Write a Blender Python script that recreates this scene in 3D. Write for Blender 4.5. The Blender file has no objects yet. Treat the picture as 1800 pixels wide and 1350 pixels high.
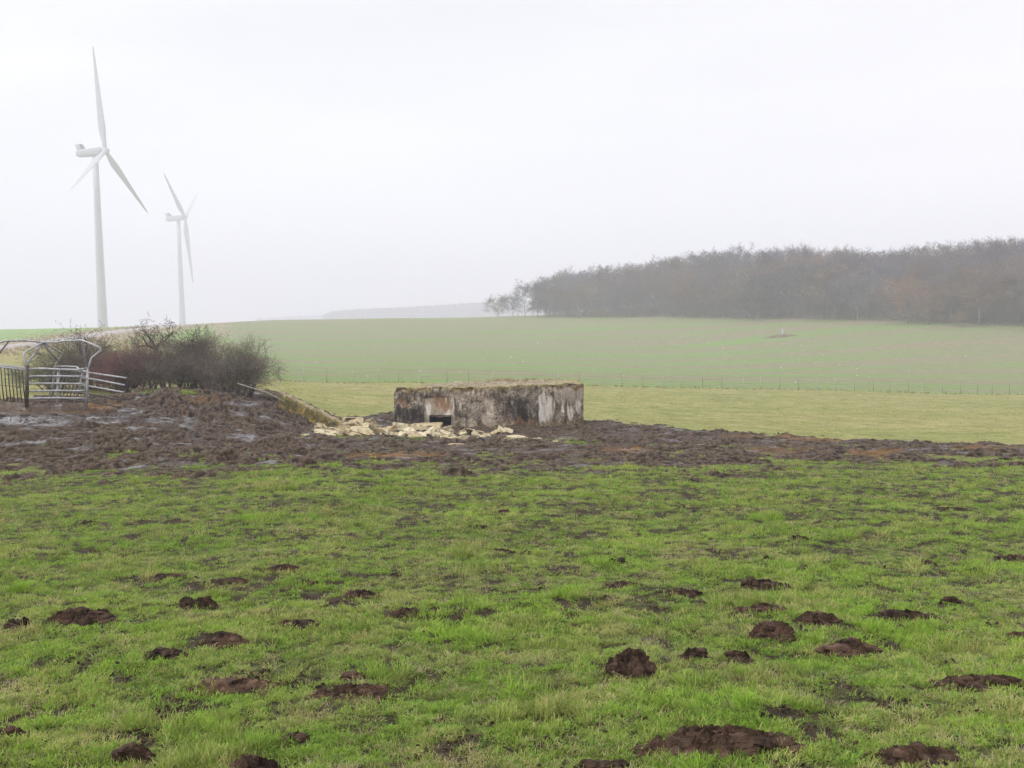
import bpy, math, random
DENOISE = True
import numpy as np
from mathutils import Vector, Matrix
R = math.radians
rng = np.random.default_rng(7)
random.seed(7)
sc = bpy.context.scene
COL = sc.collection

# ------------------------------------------------------------------ camera
F = 1800.0
EYE = np.array([0.0, 0.0, 1.6])
pitch = math.atan(75 / 1800.0); roll = R(1.6)
fwd = np.array([0, math.cos(pitch), -math.sin(pitch)])
r0 = np.array([1.0, 0, 0]); u0 = np.array([0, math.sin(pitch), math.cos(pitch)])
cr = r0 * math.cos(roll) - u0 * math.sin(roll)
cu = u0 * math.cos(roll) + r0 * math.sin(roll)
cam = bpy.data.cameras.new('camera'); camo = bpy.data.objects.new('camera', cam); COL.objects.link(camo)
cam.sensor_width = 36; cam.lens = 36; cam.clip_end = 6000; cam.clip_start = 0.05
M = Matrix(((cr[0], cu[0], -fwd[0], EYE[0]), (cr[1], cu[1], -fwd[1], EYE[1]), (cr[2], cu[2], -fwd[2], EYE[2]), (0, 0, 0, 1)))
camo.matrix_world = M
sc.camera = camo

def ray(px, py):
    return fwd + (px - 900) / F * cr - (py - 675) / F * cu
def at(px, py, d):
    """world point seen at photo position px,py whose depth along +Y is d"""
    v = ray(px, py)
    return EYE + v * (d / v[1])
def project(x, y, z):
    q0, q1, q2 = x - EYE[0], y - EYE[1], z - EYE[2]
    f_ = q0 * fwd[0] + q1 * fwd[1] + q2 * fwd[2]
    f_ = np.where(f_ < 0.05, 0.05, f_)
    a = (q0 * cr[0] + q1 * cr[1] + q2 * cr[2]) / f_
    b = (q0 * cu[0] + q1 * cu[1] + q2 * cu[2]) / f_
    return 900 + a * F, 675 - b * F

# ------------------------------------------------------------------ noise
def _h(ix, iy, seed):
    n = (ix.astype(np.int64) * 374761393 + iy.astype(np.int64) * 668265263 + seed * 1442695041) & 0xffffffff
    n = ((n ^ (n >> 13)) * 1274126177) & 0xffffffff
    return ((n ^ (n >> 16)) & 0xffff) / 65535.0
def noise(x, y, seed=0):
    x = np.asarray(x, float); y = np.asarray(y, float)
    ix = np.floor(x); iy = np.floor(y); fx = x - ix; fy = y - iy
    def g(dx, dy):
        a = _h(ix + dx, iy + dy, seed) * 2 * np.pi
        return np.cos(a) * (fx - dx) + np.sin(a) * (fy - dy)
    u = fx * fx * fx * (fx * (fx * 6 - 15) + 10); v = fy * fy * fy * (fy * (fy * 6 - 15) + 10)
    return ((g(0, 0) * (1 - u) + g(1, 0) * u) * (1 - v) + (g(0, 1) * (1 - u) + g(1, 1) * u) * v) * 1.4
def fbm(x, y, s, octv=4, seed=0, gain=0.5):
    t = 0; a = 1.0; f = 1.0 / s
    for k in range(octv):
        t = t + a * noise(x * f + 13.1 * k, y * f - 7.7 * k, seed + k); a *= gain; f *= 2.03
    return t
def sstep(a, b, v):
    t = np.clip((v - a) / (b - a), 0, 1); return t * t * (3 - 2 * t)

# ------------------------------------------------------------------ terrain
cols = {
 0:    [(20,830),(26,760),(30,724),(36,708),(50,676),(80,645),(150,613),(240,595),(350,579)],
 300:  [(20,817),(26,775),(31,745),(36,715),(42,690),(60,660),(90,630),(150,610),(240,588),(330,572)],
 480:  [(20,815),(28,775),(34,745),(42,705),(60,680),(80,667),(150,640),(250,598),(350,563)],
 690:  [(20,818),(28,785),(38,750),(50,716),(83,672),(150,640),(250,595),(350,560)],
 900:  [(20,818),(28,785),(37,753),(50,716),(84,676),(150,645),(250,597),(350,557)],
 1200: [(20,818),(28,787),(36,758),(50,725),(87,683),(150,655),(230,610),(300,557)],
 1500: [(20,817),(26,797),(32,774),(50,731),(92,688),(150,655),(200,615),(250,563)],
 1800: [(20,817),(25,799),(29,783),(50,736),(98,694),(150,655),(180,625),(220,574)],
}
farz = {0:(11.5,13,14), 300:(11.5,13.5,14), 480:(12,13.5,14), 690:(12,13.5,14), 900:(12,14,15), 1200:(17,22,24), 1500:(19,24,26), 1800:(20,25,27)}
C = []
def addc(px, d, z): C.append((math.atan((px - 900) / F), math.log(math.hypot((px - 900) / F * d, d)), z))
for px, lst in cols.items():
    pxs = [px] + ([-320] if px == 0 else []) + ([2120] if px == 1800 else [])
    z20 = at(px, lst[0][1], 20)[2]
    for q in pxs:
        for d, py in lst: addc(q, d, at(px, py, d)[2])
        for d, z in zip((480, 800, 2000), farz[px]): addc(q, d, z)
        addc(q, 0.6, 0.0); addc(q, 3.5, 0.0)
        addc(q, 8, z20 * 5 / 17.); addc(q, 13, z20 * 10 / 17.)
C = np.array(C); KA = 3.0
cx_, cy_ = C[:, 0] * KA, C[:, 1]
def _k(r2): return np.where(r2 > 1e-12, 0.5 * r2 * np.log(np.maximum(r2, 1e-12)), 0)
n_ = len(C)
A_ = np.zeros((n_ + 3, n_ + 3))
A_[:n_, :n_] = _k((cx_[:, None] - cx_) ** 2 + (cy_[:, None] - cy_) ** 2) + np.eye(n_) * 2e-4
P_ = np.c_[np.ones(n_), cx_, cy_]; A_[:n_, n_:] = P_; A_[n_:, :n_] = P_.T
W_ = np.linalg.solve(A_, np.r_[C[:, 2], 0, 0, 0])
def tps(x, y):
    sh = np.shape(x); x = np.ravel(x).astype(float); y = np.ravel(y).astype(float)
    az = np.arctan2(x, y); a = np.abs(az); L = R(38)
    az = np.sign(az) * np.where(a <= L, a, L * (np.pi - a) / (np.pi - L))
    u = az * KA; v = np.log(np.maximum(np.hypot(x, y), 0.6)); out = np.empty_like(u)
    for i in range(0, len(u), 40000):
        s = slice(i, i + 40000)
        out[s] = _k((u[s, None] - cx_) ** 2 + (v[s, None] - cy_) ** 2) @ W_[:n_] + W_[n_] + W_[n_ + 1] * u[s] + W_[n_ + 2] * v[s]
    return out.reshape(sh)
def gau(x, y, cx, cy, sx, sy, ang=0):
    c, s = math.cos(ang), math.sin(ang); a = (x - cx) * c + (y - cy) * s; b = -(x - cx) * s + (y - cy) * c
    return np.exp(-(a / sx) ** 2 - (b / sy) ** 2)
def H0(x, y):
    x = np.asarray(x, float); y = np.asarray(y, float)
    z = tps(x, y)
    z = z + 0.50 * gau(x, y, -11.5, 37.2, 2.9, 1.9, -0.1) - 0.32 * gau(x, y, -7.1, 35.5, 1.3, 1.0)
    return z
def H(x, y):
    x = np.asarray(x, float); y = np.asarray(y, float); d = np.hypot(x, y)
    z = H0(x, y) + 0.035 * fbm(x, y, 2.2, 3, 3) * sstep(1, 6, d) + 0.018 * fbm(x, y, 0.5, 2, 9) * (1 - sstep(60, 90, d))
    return z
def ground_hit(px, py, dmin=3.0, dmax=420.0):
    v = ray(px, py); t = np.geomspace(dmin, dmax, 500)
    for _ in range(2):
        X = EYE[None] + v[None] * t[:, None] / v[1]
        g = X[:, 2] - H(X[:, 0], X[:, 1]); i = np.argmax(g < 0)
        if g[i] >= 0: i = len(t) - 1
        i = max(i, 1); t = np.linspace(t[i - 1], t[i], 60)
    p = X[i]; return np.array([p[0], p[1], float(H(p[0], p[1]))])

NEAR = ([-400, 0, 200, 330, 430, 520, 650, 800, 1000, 1300, 1500, 1800, 2200], [832, 826, 820, 816, 806, 817, 806, 810, 811, 813, 803, 800, 800])
FAR = ([-400, 0, 60, 160, 215, 260, 330, 400, 470, 505, 560, 600, 650, 690, 1026, 1110, 1250, 1400, 1600, 1800, 2200], [712, 704, 707, 704, 694, 686, 686, 672, 676, 695, 722, 736, 734, 728, 742, 747, 761, 772, 781, 786, 792])
def mudmask(x, y):
    """>0 inside churned mud; photo rows scaled by depth so that it lives on the ground"""
    px, py = project(x, y, H0(x, y))
    n = np.interp(px, *NEAR); f = np.interp(px, *FAR)
    w = fbm(x, y, 1.6, 5, 21)
    a = (n - py) / 24.0 + w * 1.25 + .5 * fbm(x, y, .5, 3, 22)
    b = (py - f) / 5.0 + w * np.where(px > 1050, 1.1, .45)
    out = np.minimum(a, b)
    return np.where((y < 14) | (y > 60) | (np.abs(x) > y * 0.95), -3.0, out)

# ------------------------------------------------------------------ objects helpers
def tag(o, label=None, cat=None, group=None, kind=None):
    if label: o['label'] = label
    if cat: o['category'] = cat
    if group: o['group'] = group
    if kind: o['kind'] = kind
    return o
def empty(name, loc=(0, 0, 0), rz=0, **k):
    o = bpy.data.objects.new(name, None); COL.objects.link(o); o.location = loc; o.rotation_euler.z = rz
    o.empty_display_size = 0.2
    return tag(o, **k)
def mesh_np(name, V, Fq, mat=None, parent=None, smooth=True, attrs=None, loc=None, link=True, mats=None, matidx=None):
    me = bpy.data.meshes.new(name); V = np.asarray(V, np.float32)
    Fq = [np.asarray(f, np.int32) for f in (Fq if isinstance(Fq, list) else [Fq]) if len(f)]
    me.vertices.add(len(V)); me.vertices.foreach_set('co', V.ravel())
    tot = np.concatenate([np.full(len(f), f.shape[1], np.int32) for f in Fq]); lv = np.concatenate([f.ravel() for f in Fq])
    me.loops.add(len(lv)); me.loops.foreach_set('vertex_index', lv)
    me.polygons.add(len(tot)); st = np.zeros(len(tot), np.int32); st[1:] = np.cumsum(tot)[:-1]
    me.polygons.foreach_set('loop_start', st); me.polygons.foreach_set('loop_total', tot)
    me.update(calc_edges=True)
    me.polygons.foreach_set('use_smooth', np.full(len(tot), bool(smooth)))
    for k, v in (attrs or {}).items():
        a = me.attributes.new(k, 'FLOAT', 'POINT'); a.data.foreach_set('value', np.asarray(v, np.float32).ravel())
    for m in (mats or ([mat] if mat else [])): me.materials.append(m)
    if matidx is not None: me.polygons.foreach_set('material_index', np.asarray(matidx, np.int32))
    o = bpy.data.objects.new(name, me)
    if link: COL.objects.link(o)
    if parent is not None: o.parent = parent
    if loc is not None: o.location = loc
    return o
class MB:
    def __init__(s): s.v = []; s.q = []; s.t = []; s.n = 0
    def add(s, V, q=(), t=()):
        s.v.append(np.asarray(V, float).reshape(-1, 3))
        if len(q): s.q.append(np.asarray(q, int) + s.n)
        if len(t): s.t.append(np.asarray(t, int) + s.n)
        s.n += len(s.v[-1])
    def tube(s, pts, rad, k=8, cap=True):
        pts = [np.asarray(p, float) for p in pts]; m = len(pts)
        rad = [rad] * m if np.isscalar(rad) else rad
        V = []; prev = None
        for i in range(m):
            d = pts[min(i + 1, m - 1)] - pts[max(i - 1, 0)]; d = d / (np.linalg.norm(d) + 1e-9)
            if prev is None: a = np.cross(d, [0, 0, 1.0] if abs(d[2]) < .9 else [1.0, 0, 0])
            else: a = prev - d * prev.dot(d)
            a /= np.linalg.norm(a); prev = a; b = np.cross(d, a)
            for j in range(k):
                t = 2 * math.pi * j / k; V.append(pts[i] + rad[i] * (math.cos(t) * a + math.sin(t) * b))
        q = [(i * k + j, i * k + (j + 1) % k, (i + 1) * k + (j + 1) % k, (i + 1) * k + j) for i in range(m - 1) for j in range(k)]
        t = []
        if cap:
            V += [pts[0], pts[-1]]
            t = [(m * k, (j + 1) % k, j) for j in range(k)] + [(m * k + 1, (m - 1) * k + j, (m - 1) * k + (j + 1) % k) for j in range(k)]
        s.add(V, q, t)
    def hexa(s, c8):
        """8 corners: bottom 4 ccw then top 4"""
        s.add(c8, [(3, 2, 1, 0), (4, 5, 6, 7), (0, 1, 5, 4), (1, 2, 6, 5), (2, 3, 7, 6), (3, 0, 4, 7)])
    def box(s, lo, hi):
        x0, y0, z0 = lo; x1, y1, z1 = hi
        s.hexa([(x0, y0, z0), (x1, y0, z0), (x1, y1, z0), (x0, y1, z0), (x0, y0, z1), (x1, y0, z1), (x1, y1, z1), (x0, y1, z1)])
    def plank(s, a, b, h, th, up=(0, 0, 1)):
        a = np.asarray(a, float); b = np.asarray(b, float); d = b - a; d /= np.linalg.norm(d); up = np.asarray(up, float)
        n = np.cross(d, up); n /= np.linalg.norm(n); n *= th / 2; u = up * h
        s.hexa([a - n, b - n, b + n, a + n, a - n + u, b - n + u, b + n + u, a + n + u])
    def build(s, name, mat, parent=None, smooth=False, attrs=None, bevel=0, **k):
        o = mesh_np(name, np.concatenate(s.v), [np.concatenate(l) for l in (s.q, s.t) if l], mat, parent, smooth, attrs, **k)
        if bevel:
            b = o.modifiers.new('bevel', 'BEVEL'); b.width = bevel; b.segments = 2; b.limit_method = 'ANGLE'
        return o
def seg_mesh(name, S, mat, parent=None, k=3, link=True, attr=None):
    """S: rows p0(3) p1(3) r0 r1 -> prisms"""
    S = np.asarray(S, float); p0 = S[:, :3]; p1 = S[:, 3:6]; d = p1 - p0; d /= (np.linalg.norm(d, axis=1)[:, None] + 1e-9)
    ref = np.where(np.abs(d[:, 2:3]) < .9, [[0, 0, 1.0]], [[1.0, 0, 0]])
    a = np.cross(d, ref); a /= (np.linalg.norm(a, axis=1)[:, None] + 1e-9); b = np.cross(d, a)
    N = len(S); V = np.empty((N, 2, k, 3))
    for j in range(k):
        t = 2 * math.pi * j / k; o = math.cos(t) * a + math.sin(t) * b
        V[:, 0, j] = p0 + o * S[:, 6:7]; V[:, 1, j] = p1 + o * S[:, 7:8]
    base = np.arange(N)[:, None] * 2 * k
    q = np.concatenate([np.stack([base[:, 0] + j, base[:, 0] + (j + 1) % k, base[:, 0] + k + (j + 1) % k, base[:, 0] + k + j], 1) for j in range(k)])
    at_ = {'rnd': np.repeat(np.random.default_rng(N).random(N), 2 * k)}
    return mesh_np(name, V.reshape(-1, 3), q, mat, parent, False, at_, link=link)

# ------------------------------------------------------------------ node helpers
class NT:
    def __init__(s, name):
        s.m = bpy.data.materials.new(name); s.m.use_nodes = True; s.t = s.m.node_tree; s.t.nodes.clear()
        s.out = s.t.nodes.new('ShaderNodeOutputMaterial'); s.pos = None
    def n(s, ty, **k):
        x = s.t.nodes.new(ty)
        for a, b in k.items(): setattr(x, a, b)
        return x
    def l(s, a, b): s.t.links.new(a, b)
    def put(s, sock, v):
        if isinstance(v, bpy.types.NodeSocket): s.l(v, sock)
        elif isinstance(v, (tuple, list)) and len(v) == 3 and sock.type == 'RGBA': sock.default_value = (*v, 1)
        else: sock.default_value = v
    def P(s):
        if s.pos is None: s.pos = s.n('ShaderNodeNewGeometry').outputs['Position']
        return s.pos
    def obj(s): return s.n('ShaderNodeTexCoord').outputs['Object']
    def map(s, vec, scale=(1, 1, 1), rot=(0, 0, 0)):
        m = s.n('ShaderNodeMapping'); s.l(vec, m.inputs[0]); m.inputs['Scale'].default_value = scale; m.inputs['Rotation'].default_value = rot
        return m.outputs[0]
    def noise(s, scale, detail=4, rough=.55, vec=None, dist=0):
        x = s.n('ShaderNodeTexNoise'); s.l(vec or s.P(), x.inputs['Vector'])
        x.inputs['Scale'].default_value = scale; x.inputs['Detail'].default_value = detail; x.inputs['Roughness'].default_value = rough; x.inputs['Distortion'].default_value = dist
        return x.outputs['Fac']
    def ramp(s, v, stops, interp='LINEAR'):
        x = s.n('ShaderNodeValToRGB'); s.put(x.inputs[0], v); e = x.color_ramp; e.interpolation = interp
        while len(e.elements) < len(stops): e.elements.new(0.5)
        for el, (p, c) in zip(e.elements, stops):
            el.position = p; el.color = (*c, 1) if isinstance(c, (tuple, list)) else (c, c, c, 1)
        return x.outputs[0]
    def math(s, op, a, b=0.0, clamp=False):
        x = s.n('ShaderNodeMath', operation=op, use_clamp=clamp); s.put(x.inputs[0], a); s.put(x.inputs[1], b); return x.outputs[0]
    def mix(s, f, a, b, mode='MIX'):
        x = s.n('ShaderNodeMix', data_type='RGBA', blend_type=mode); s.put(x.inputs[0], f); s.put(x.inputs[6], a); s.put(x.inputs[7], b); return x.outputs[2]
    def attr(s, name, ty='GEOMETRY'):
        x = s.n('ShaderNodeAttribute', attribute_name=name, attribute_type=ty); return x.outputs['Fac']
    def bump(s, h, strength=.5, dist=.02):
        b = s.n('ShaderNodeBump'); s.put(b.inputs['Height'], h); b.inputs['Strength'].default_value = strength; b.inputs['Distance'].default_value = dist
        return b.outputs[0]
    def pbr(s, col, rough=.8, spec=.3, normal=None, metal=0, coat=0):
        b = s.n('ShaderNodeBsdfPrincipled'); s.put(b.inputs['Base Color'], col); s.put(b.inputs['Roughness'], rough)
        s.put(b.inputs['Specular IOR Level'], spec); s.put(b.inputs['Metallic'], metal)
        if normal is not None: s.l(normal, b.inputs['Normal'])
        s.l(b.outputs[0], s.out.inputs['Surface']); return b

# ------------------------------------------------------------------ materials
# pasture soil / thatch under the blades
m = NT('pasture_ground'); dist = m.n('ShaderNodeVectorMath', operation='LENGTH'); m.l(m.P(), dist.inputs[0])
nearf = m.ramp(m.math('DIVIDE', dist.outputs['Value'], 100.0), [(0.20, 0.0), (0.34, 1.0)])
soil = m.ramp(m.noise(9, 6, .65), [(.3, (.022, .016, .010)), (.55, (.05, .038, .022)), (.75, (.085, .062, .038))])
thatch = m.ramp(m.noise(40, 3, .6), [(.3, (.060, .085, .016)), (.7, (.17, .22, .05))])
nearc = m.mix(m.ramp(m.noise(2.3, 5, .6), [(.34, 0.0), (.50, 1.0)]), thatch, soil)
sm = m.map(m.P(), (1, .55, 1))
g1 = m.ramp(m.noise(.9, 8, .72, sm), [(.30, (.16, .165, .055)), (.48, (.29, .275, .095)), (.64, (.43, .38, .17))])
g2 = m.ramp(m.noise(6, 6, .75, sm), [(.30, (.45, .47, .38)), (.55, (1, 1, 1)), (.75, (1.25, 1.2, 1.2))])
farc = m.mix(1.0, g1, g2, 'MULTIPLY')
big = m.ramp(m.noise(.07, 4, .55, m.map(m.P(), (1, 2.2, 1))), [(.35, (.40, .34, .16)), (.6, (.22, .27, .075))])
farc = m.mix(.35, farc, big)
farc = m.mix(m.ramp(m.noise(.35, 5, .7, m.map(m.P(), (.5, 1.8, 1))), [(.56, 0.0), (.66, .55)]), farc, (.16, .18, .055))
farc = m.mix(m.attr('lush'), farc, m.ramp(m.noise(.5, 6, .7), [(.3, (.14, .26, .05)), (.7, (.24, .38, .09))]))
farc = m.mix(m.attr('dry'), farc, m.ramp(m.noise(1.2, 6, .7), [(.3, (.20, .15, .09)), (.7, (.42, .34, .21))]))
far_neutral = m.ramp(m.math('DIVIDE', dist.outputs['Value'], 1000.0), [(.46, 0.0), (.60, 1.0)]); farc = m.mix(far_neutral, farc, m.ramp(m.noise(.02, 5), [(.3, (.26, .245, .25)), (.7, (.40, .385, .40))]))   # unseen ground beyond the hill, greyed to keep its bounce from yellowing the mist
m.pbr(m.mix(nearf, nearc, farc), .9, .15, m.bump(m.noise(25, 4, .7), .6, .03)); M_PAST = m.m

m = NT('crop_field'); st = m.map(m.P(), (.10, 1.1, 1), (0, 0, R(-9)))
row = m.noise(.11, 6, .62, st); fine = m.noise(1.8, 7, .8, m.map(m.P(), (.6, .8, 1)))
soilc = m.ramp(m.noise(.8, 5, .7), [(.3, (.18, .15, .09)), (.7, (.31, .265, .17))])
grn = m.ramp(fine, [(.3, (.09, .18, .036)), (.5, (.16, .28, .062)), (.72, (.27, .40, .11))])
fac = m.ramp(m.math('ADD', m.math('MULTIPLY', row, .7), m.math('MULTIPLY', fine, .35)), [(.46, .0), (.58, .95)])
c = m.mix(m.math('MULTIPLY', fac, .75), grn, soilc)
c = m.mix(m.math('MULTIPLY', m.attr('upper'), .45), c, soilc)
tram = m.n('ShaderNodeTexWave', wave_type='BANDS', bands_direction='Y'); m.l(m.map(m.P(), (1, 1, 1), (0, 0, R(-6))), tram.inputs[0]); tram.inputs['Scale'].default_value = .014; tram.inputs['Distortion'].default_value = .5; tram.inputs['Detail Scale'].default_value = .3
c = m.mix(m.ramp(tram.outputs['Fac'], [(.66, 0.0), (.95, .7)]), c, soilc)
m.pbr(c, .9, .1, m.bump(fine, .5, .05)); M_CROP = m.m

m = NT('gravel_track'); m.pbr(m.ramp(m.noise(1.5, 7, .8), [(.3, (.30, .27, .25)), (.7, (.52, .48, .45))]), .9, .2); M_TRACK = m.m

m = NT('churned_mud'); wet = m.attr('wet'); rust = m.attr('rust')
base = m.ramp(m.noise(4.5, 8, .7), [(.32, (.007, .0042, .0028)), (.48, (.028, .0175, .0110)), (.68, (.090, .060, .040))])
base = m.mix(m.ramp(m.noise(.5, 4, .6), [(.45, 0.0), (.7, .5)]), base, (.048, .033, .024))
ht = m.attr('tops')
base = m.mix(m.math('MULTIPLY', ht, .75), base, (.20, .148, .108))
base = m.mix(rust, base, m.ramp(m.noise(3, 6, .7), [(.3, (.10, .055, .025)), (.7, (.30, .17, .075))]))
base = m.mix(m.math('MULTIPLY', wet, .7), base, (.10, .088, .085))
rg = m.math('ADD', m.math('MULTIPLY', wet, -.62), m.ramp(m.noise(2.0, 5, .6), [(.35, .42), (.6, .72)]), True)
m.pbr(base, rg, m.math('ADD', .05, m.math('MULTIPLY', wet, .5)), m.bump(m.math('MULTIPLY', m.noise(14, 6, .75), m.math('SUBTRACT', 1.03, wet)), .9, .04)); M_MUD = m.m

m = NT('damp_soil'); ob = m.obj()
tint = m.n('ShaderNodeObjectInfo').outputs['Random']
c = m.ramp(m.noise(14, 8, .75), [(.30, (.006, .0035, .0025)), (.45, (.030, .018, .012)), (.56, (.085, .053, .036)), (.70, (.19, .125, .088))])
c = m.mix(m.attr('red'), c, m.ramp(m.noise(10, 6, .7), [(.32, (.025, .012, .008)), (.66, (.22, .13, .085))]))
m.pbr(c, m.ramp(m.noise(6, 3), [(.4, .6), (.6, .95)]), .12, m.bump(m.noise(60, 6, .75), 1.0, .012)); M_CLOD = m.m

m = NT('weathered_concrete')
pz = m.map(m.P(), (1, 1, .22)); fb = m.noise(2.2, 10, .72, None, .3); fi = m.noise(16, 8, .78); stv = m.noise(9, 6, .7, pz)
c = m.ramp(fb, [(.38, (.06, .045, .032)), (.45, (.21, .165, .12)), (.52, (.42, .345, .26)), (.61, (.72, .62, .48))])
sk = m.noise(5, 6, .7, m.map(m.P(), (1, 1, .09))); c = m.mix(m.ramp(sk, [(.54, 0.0), (.62, .6)]), c, (.62, .53, .41)); c = m.mix(m.ramp(sk, [(.38, .7), (.45, 0.0)]), c, (.05, .042, .036))
c = m.mix(m.ramp(fi, [(.49, .0), (.55, .85)]), c, (.040, .032, .026))
c = m.mix(m.math('MULTIPLY', m.attr('dark'), m.ramp(m.math('ADD', m.math('MULTIPLY', fi, .5), m.math('MULTIPLY', stv, .5)), [(.44, 1.0), (.62, .45)])), c, (.028, .024, .022))
c = m.mix(m.math('MULTIPLY', m.attr('pale'), m.ramp(m.math('ADD', m.math('MULTIPLY', fi, .5), m.math('MULTIPLY', stv, .5)), [(.40, .15), (.56, .9)])), c, (.68, .58, .47))
c = m.mix(m.math('MULTIPLY', m.attr('lime'), m.ramp(m.math('ADD', m.math('MULTIPLY', fi, .45), m.math('MULTIPLY', stv, .55)), [(.30, .25), (.44, 1.0)])), c, (.86, .80, .70))
c = m.mix(m.math('MULTIPLY', m.attr('rust'), m.ramp(stv, [(.36, .1), (.55, .9)])), c, (.30, .145, .065))
c = m.mix(m.math('MULTIPLY', m.attr('moss'), m.ramp(m.noise(7, 6, .75), [(.40, .1), (.58, .95)])), c, m.ramp(m.noise(4, 4), [(.35, (.13, .13, .03)), (.65, (.50, .36, .08))]))
m.pbr(c, .92, .15, m.bump(m.math('ADD', fi, fb), .9, .04)); M_CONC = m.m

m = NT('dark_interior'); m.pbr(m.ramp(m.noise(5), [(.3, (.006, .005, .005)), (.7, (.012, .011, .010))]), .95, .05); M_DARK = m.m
m = NT('roof_rubble_soil')
c = m.ramp(m.noise(5, 8, .75), [(.32, (.13, .10, .06)), (.5, (.30, .25, .17)), (.7, (.56, .50, .38))])
c = m.mix(m.math('MULTIPLY', m.attr('moss'), m.ramp(m.noise(4, 6, .7), [(.4, .1), (.6, 1.0)])), c, m.ramp(m.noise(9, 4), [(.3, (.20, .19, .05)), (.7, (.52, .42, .12))]))
m.pbr(c, .95, .1, m.bump(m.noise(20, 5, .7), .8, .03)); M_ROOF = m.m
m = NT('pale_limestone'); oi = m.n('ShaderNodeObjectInfo').outputs['Random']
c = m.ramp(m.noise(9, 7, .7), [(.28, (.34, .25, .12)), (.42, (.64, .55, .35)), (.7, (.80, .73, .52))])
c = m.mix(m.math('MULTIPLY', m.ramp(oi, [(.0, 0.0), (1.0, 1.0)]), .65), c, (.40, .29, .15))
c = m.mix(m.ramp(m.noise(5, 6, .7), [(.50, 0.0), (.60, .85)]), c, (.11, .08, .055))
m.pbr(c, .9, .2, m.bump(m.noise(22, 6, .7), .8, .02)); M_STONE = m.m
m = NT('galvanised_tube')
c = m.ramp(m.noise(11, 6, .7), [(.35, (.24, .24, .24)), (.55, (.46, .46, .47)), (.7, (.62, .63, .65))])
c = m.mix(m.ramp(m.noise(5, 5, .7), [(.58, 0.0), (.68, .7)]), c, (.13, .08, .05))
m.pbr(c, .5, .5, m.bump(m.noise(30, 3), .2, .01), .1); M_GALV = m.m
m = NT('muddy_dark_bar'); m.pbr(m.ramp(m.noise(9, 5), [(.35, (.035, .03, .027)), (.7, (.12, .105, .095))]), .6, .4, None, .1); M_DBAR = m.m
m = NT('muddy_sheet_steel'); m.pbr(m.ramp(m.noise(3, 7, .7, m.map(m.P(), (1, 1, 2))), [(.32, (.08, .045, .03)), (.5, (.17, .12, .09)), (.68, (.30, .27, .25))]), .6, .4, m.bump(m.noise(8, 4), .3, .02)); M_SKIRT = m.m
m = NT('turbine_paint'); m.pbr(m.ramp(m.noise(.3, 4), [(.3, (.50, .51, .56)), (.7, (.55, .56, .61))]), .4, .5); M_TURB = m.m
m = NT('turbine_dark'); m.pbr((.16, .17, .20), .5, .4); M_TDARK = m.m
m = NT('wood_post')
m.pbr(m.ramp(m.noise(20, 5, .7, m.map(m.P(), (1, 1, .2))), [(.3, (.18, .16, .13)), (.7, (.40, .37, .32))]), .9, .2); M_WPOST = m.m
m = NT('pale_post'); m.pbr(m.ramp(m.noise(12, 5, .7), [(.3, (.28, .27, .25)), (.7, (.55, .54, .52))]), .9, .2); M_CPOST = m.m
m = NT('fence_wire'); m.pbr((.22, .21, .20), .5, .5, None, .6); M_WIRE = m.m
def bark(name, a, b, var, alts=None):
    m = NT(name); c = m.mix(m.attr('rnd'), a, b); o_ = m.n('ShaderNodeObjectInfo').outputs['Random']
    if alts: c = m.mix(.68, c, m.ramp(o_, [(k / (len(alts) - 1), x) for k, x in enumerate(alts)]))
    else: c = m.mix(m.math('MULTIPLY', o_, .45), c, var)
    m.pbr(c, .9, .15); return m.m
M_BARK = bark('forest_bark', (.13, .12, .115), (.30, .28, .26), (.2, .18, .17))
M_TWIG = bark('forest_twigs', (.085, .070, .085), (.19, .17, .195), (.17, .14, .15), [(.04, .04, .085), (.27, .25, .36), (.10, .10, .19), (.28, .18, .14), (.05, .05, .10), (.25, .25, .34), (.11, .09, .13), (.20, .20, .34)])
M_TWIGB = bark('russet_twigs', (.11, .07, .06), (.20, .13, .11), (.18, .10, .08), [(.17, .12, .12), (.30, .21, .18), (.08, .07, .11), (.22, .19, .26)])
M_HBARK = bark('hedge_bark', (.045, .036, .030), (.13, .11, .095), (.10, .09, .07))
M_HTWIG = bark('hedge_twigs', (.13, .105, .088), (.29, .24, .20), (.20, .17, .14))
M_RTWIG = bark('reddish_twigs', (.18, .09, .09), (.32, .18, .17), (.24, .13, .13))
M_GTWIG = bark('greenish_twigs', (.13, .13, .07), (.27, .26, .16), (.2, .2, .11))
def leaf(name, a, b):
    m = NT(name); c = m.mix(m.attr('rnd'), a, b); d = m.n('ShaderNodeBsdfDiffuse'); t = m.n('ShaderNodeBsdfTranslucent'); x = m.n('ShaderNodeMixShader'); x.inputs[0].default_value = .3
    m.put(d.inputs[0], c); m.put(t.inputs[0], c); m.l(d.outputs[0], x.inputs[1]); m.l(t.outputs[0], x.inputs[2]); m.l(x.outputs[0], m.out.inputs['Surface']); return m.m
M_LORANGE = leaf('orange_leaves', (.44, .20, .07), (.62, .35, .14))
M_LYELLOW = leaf('yellow_leaves', (.32, .26, .09), (.48, .40, .15))
M_LBROWN = leaf('russet_leaves', (.24, .12, .07), (.38, .21, .12))

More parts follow.
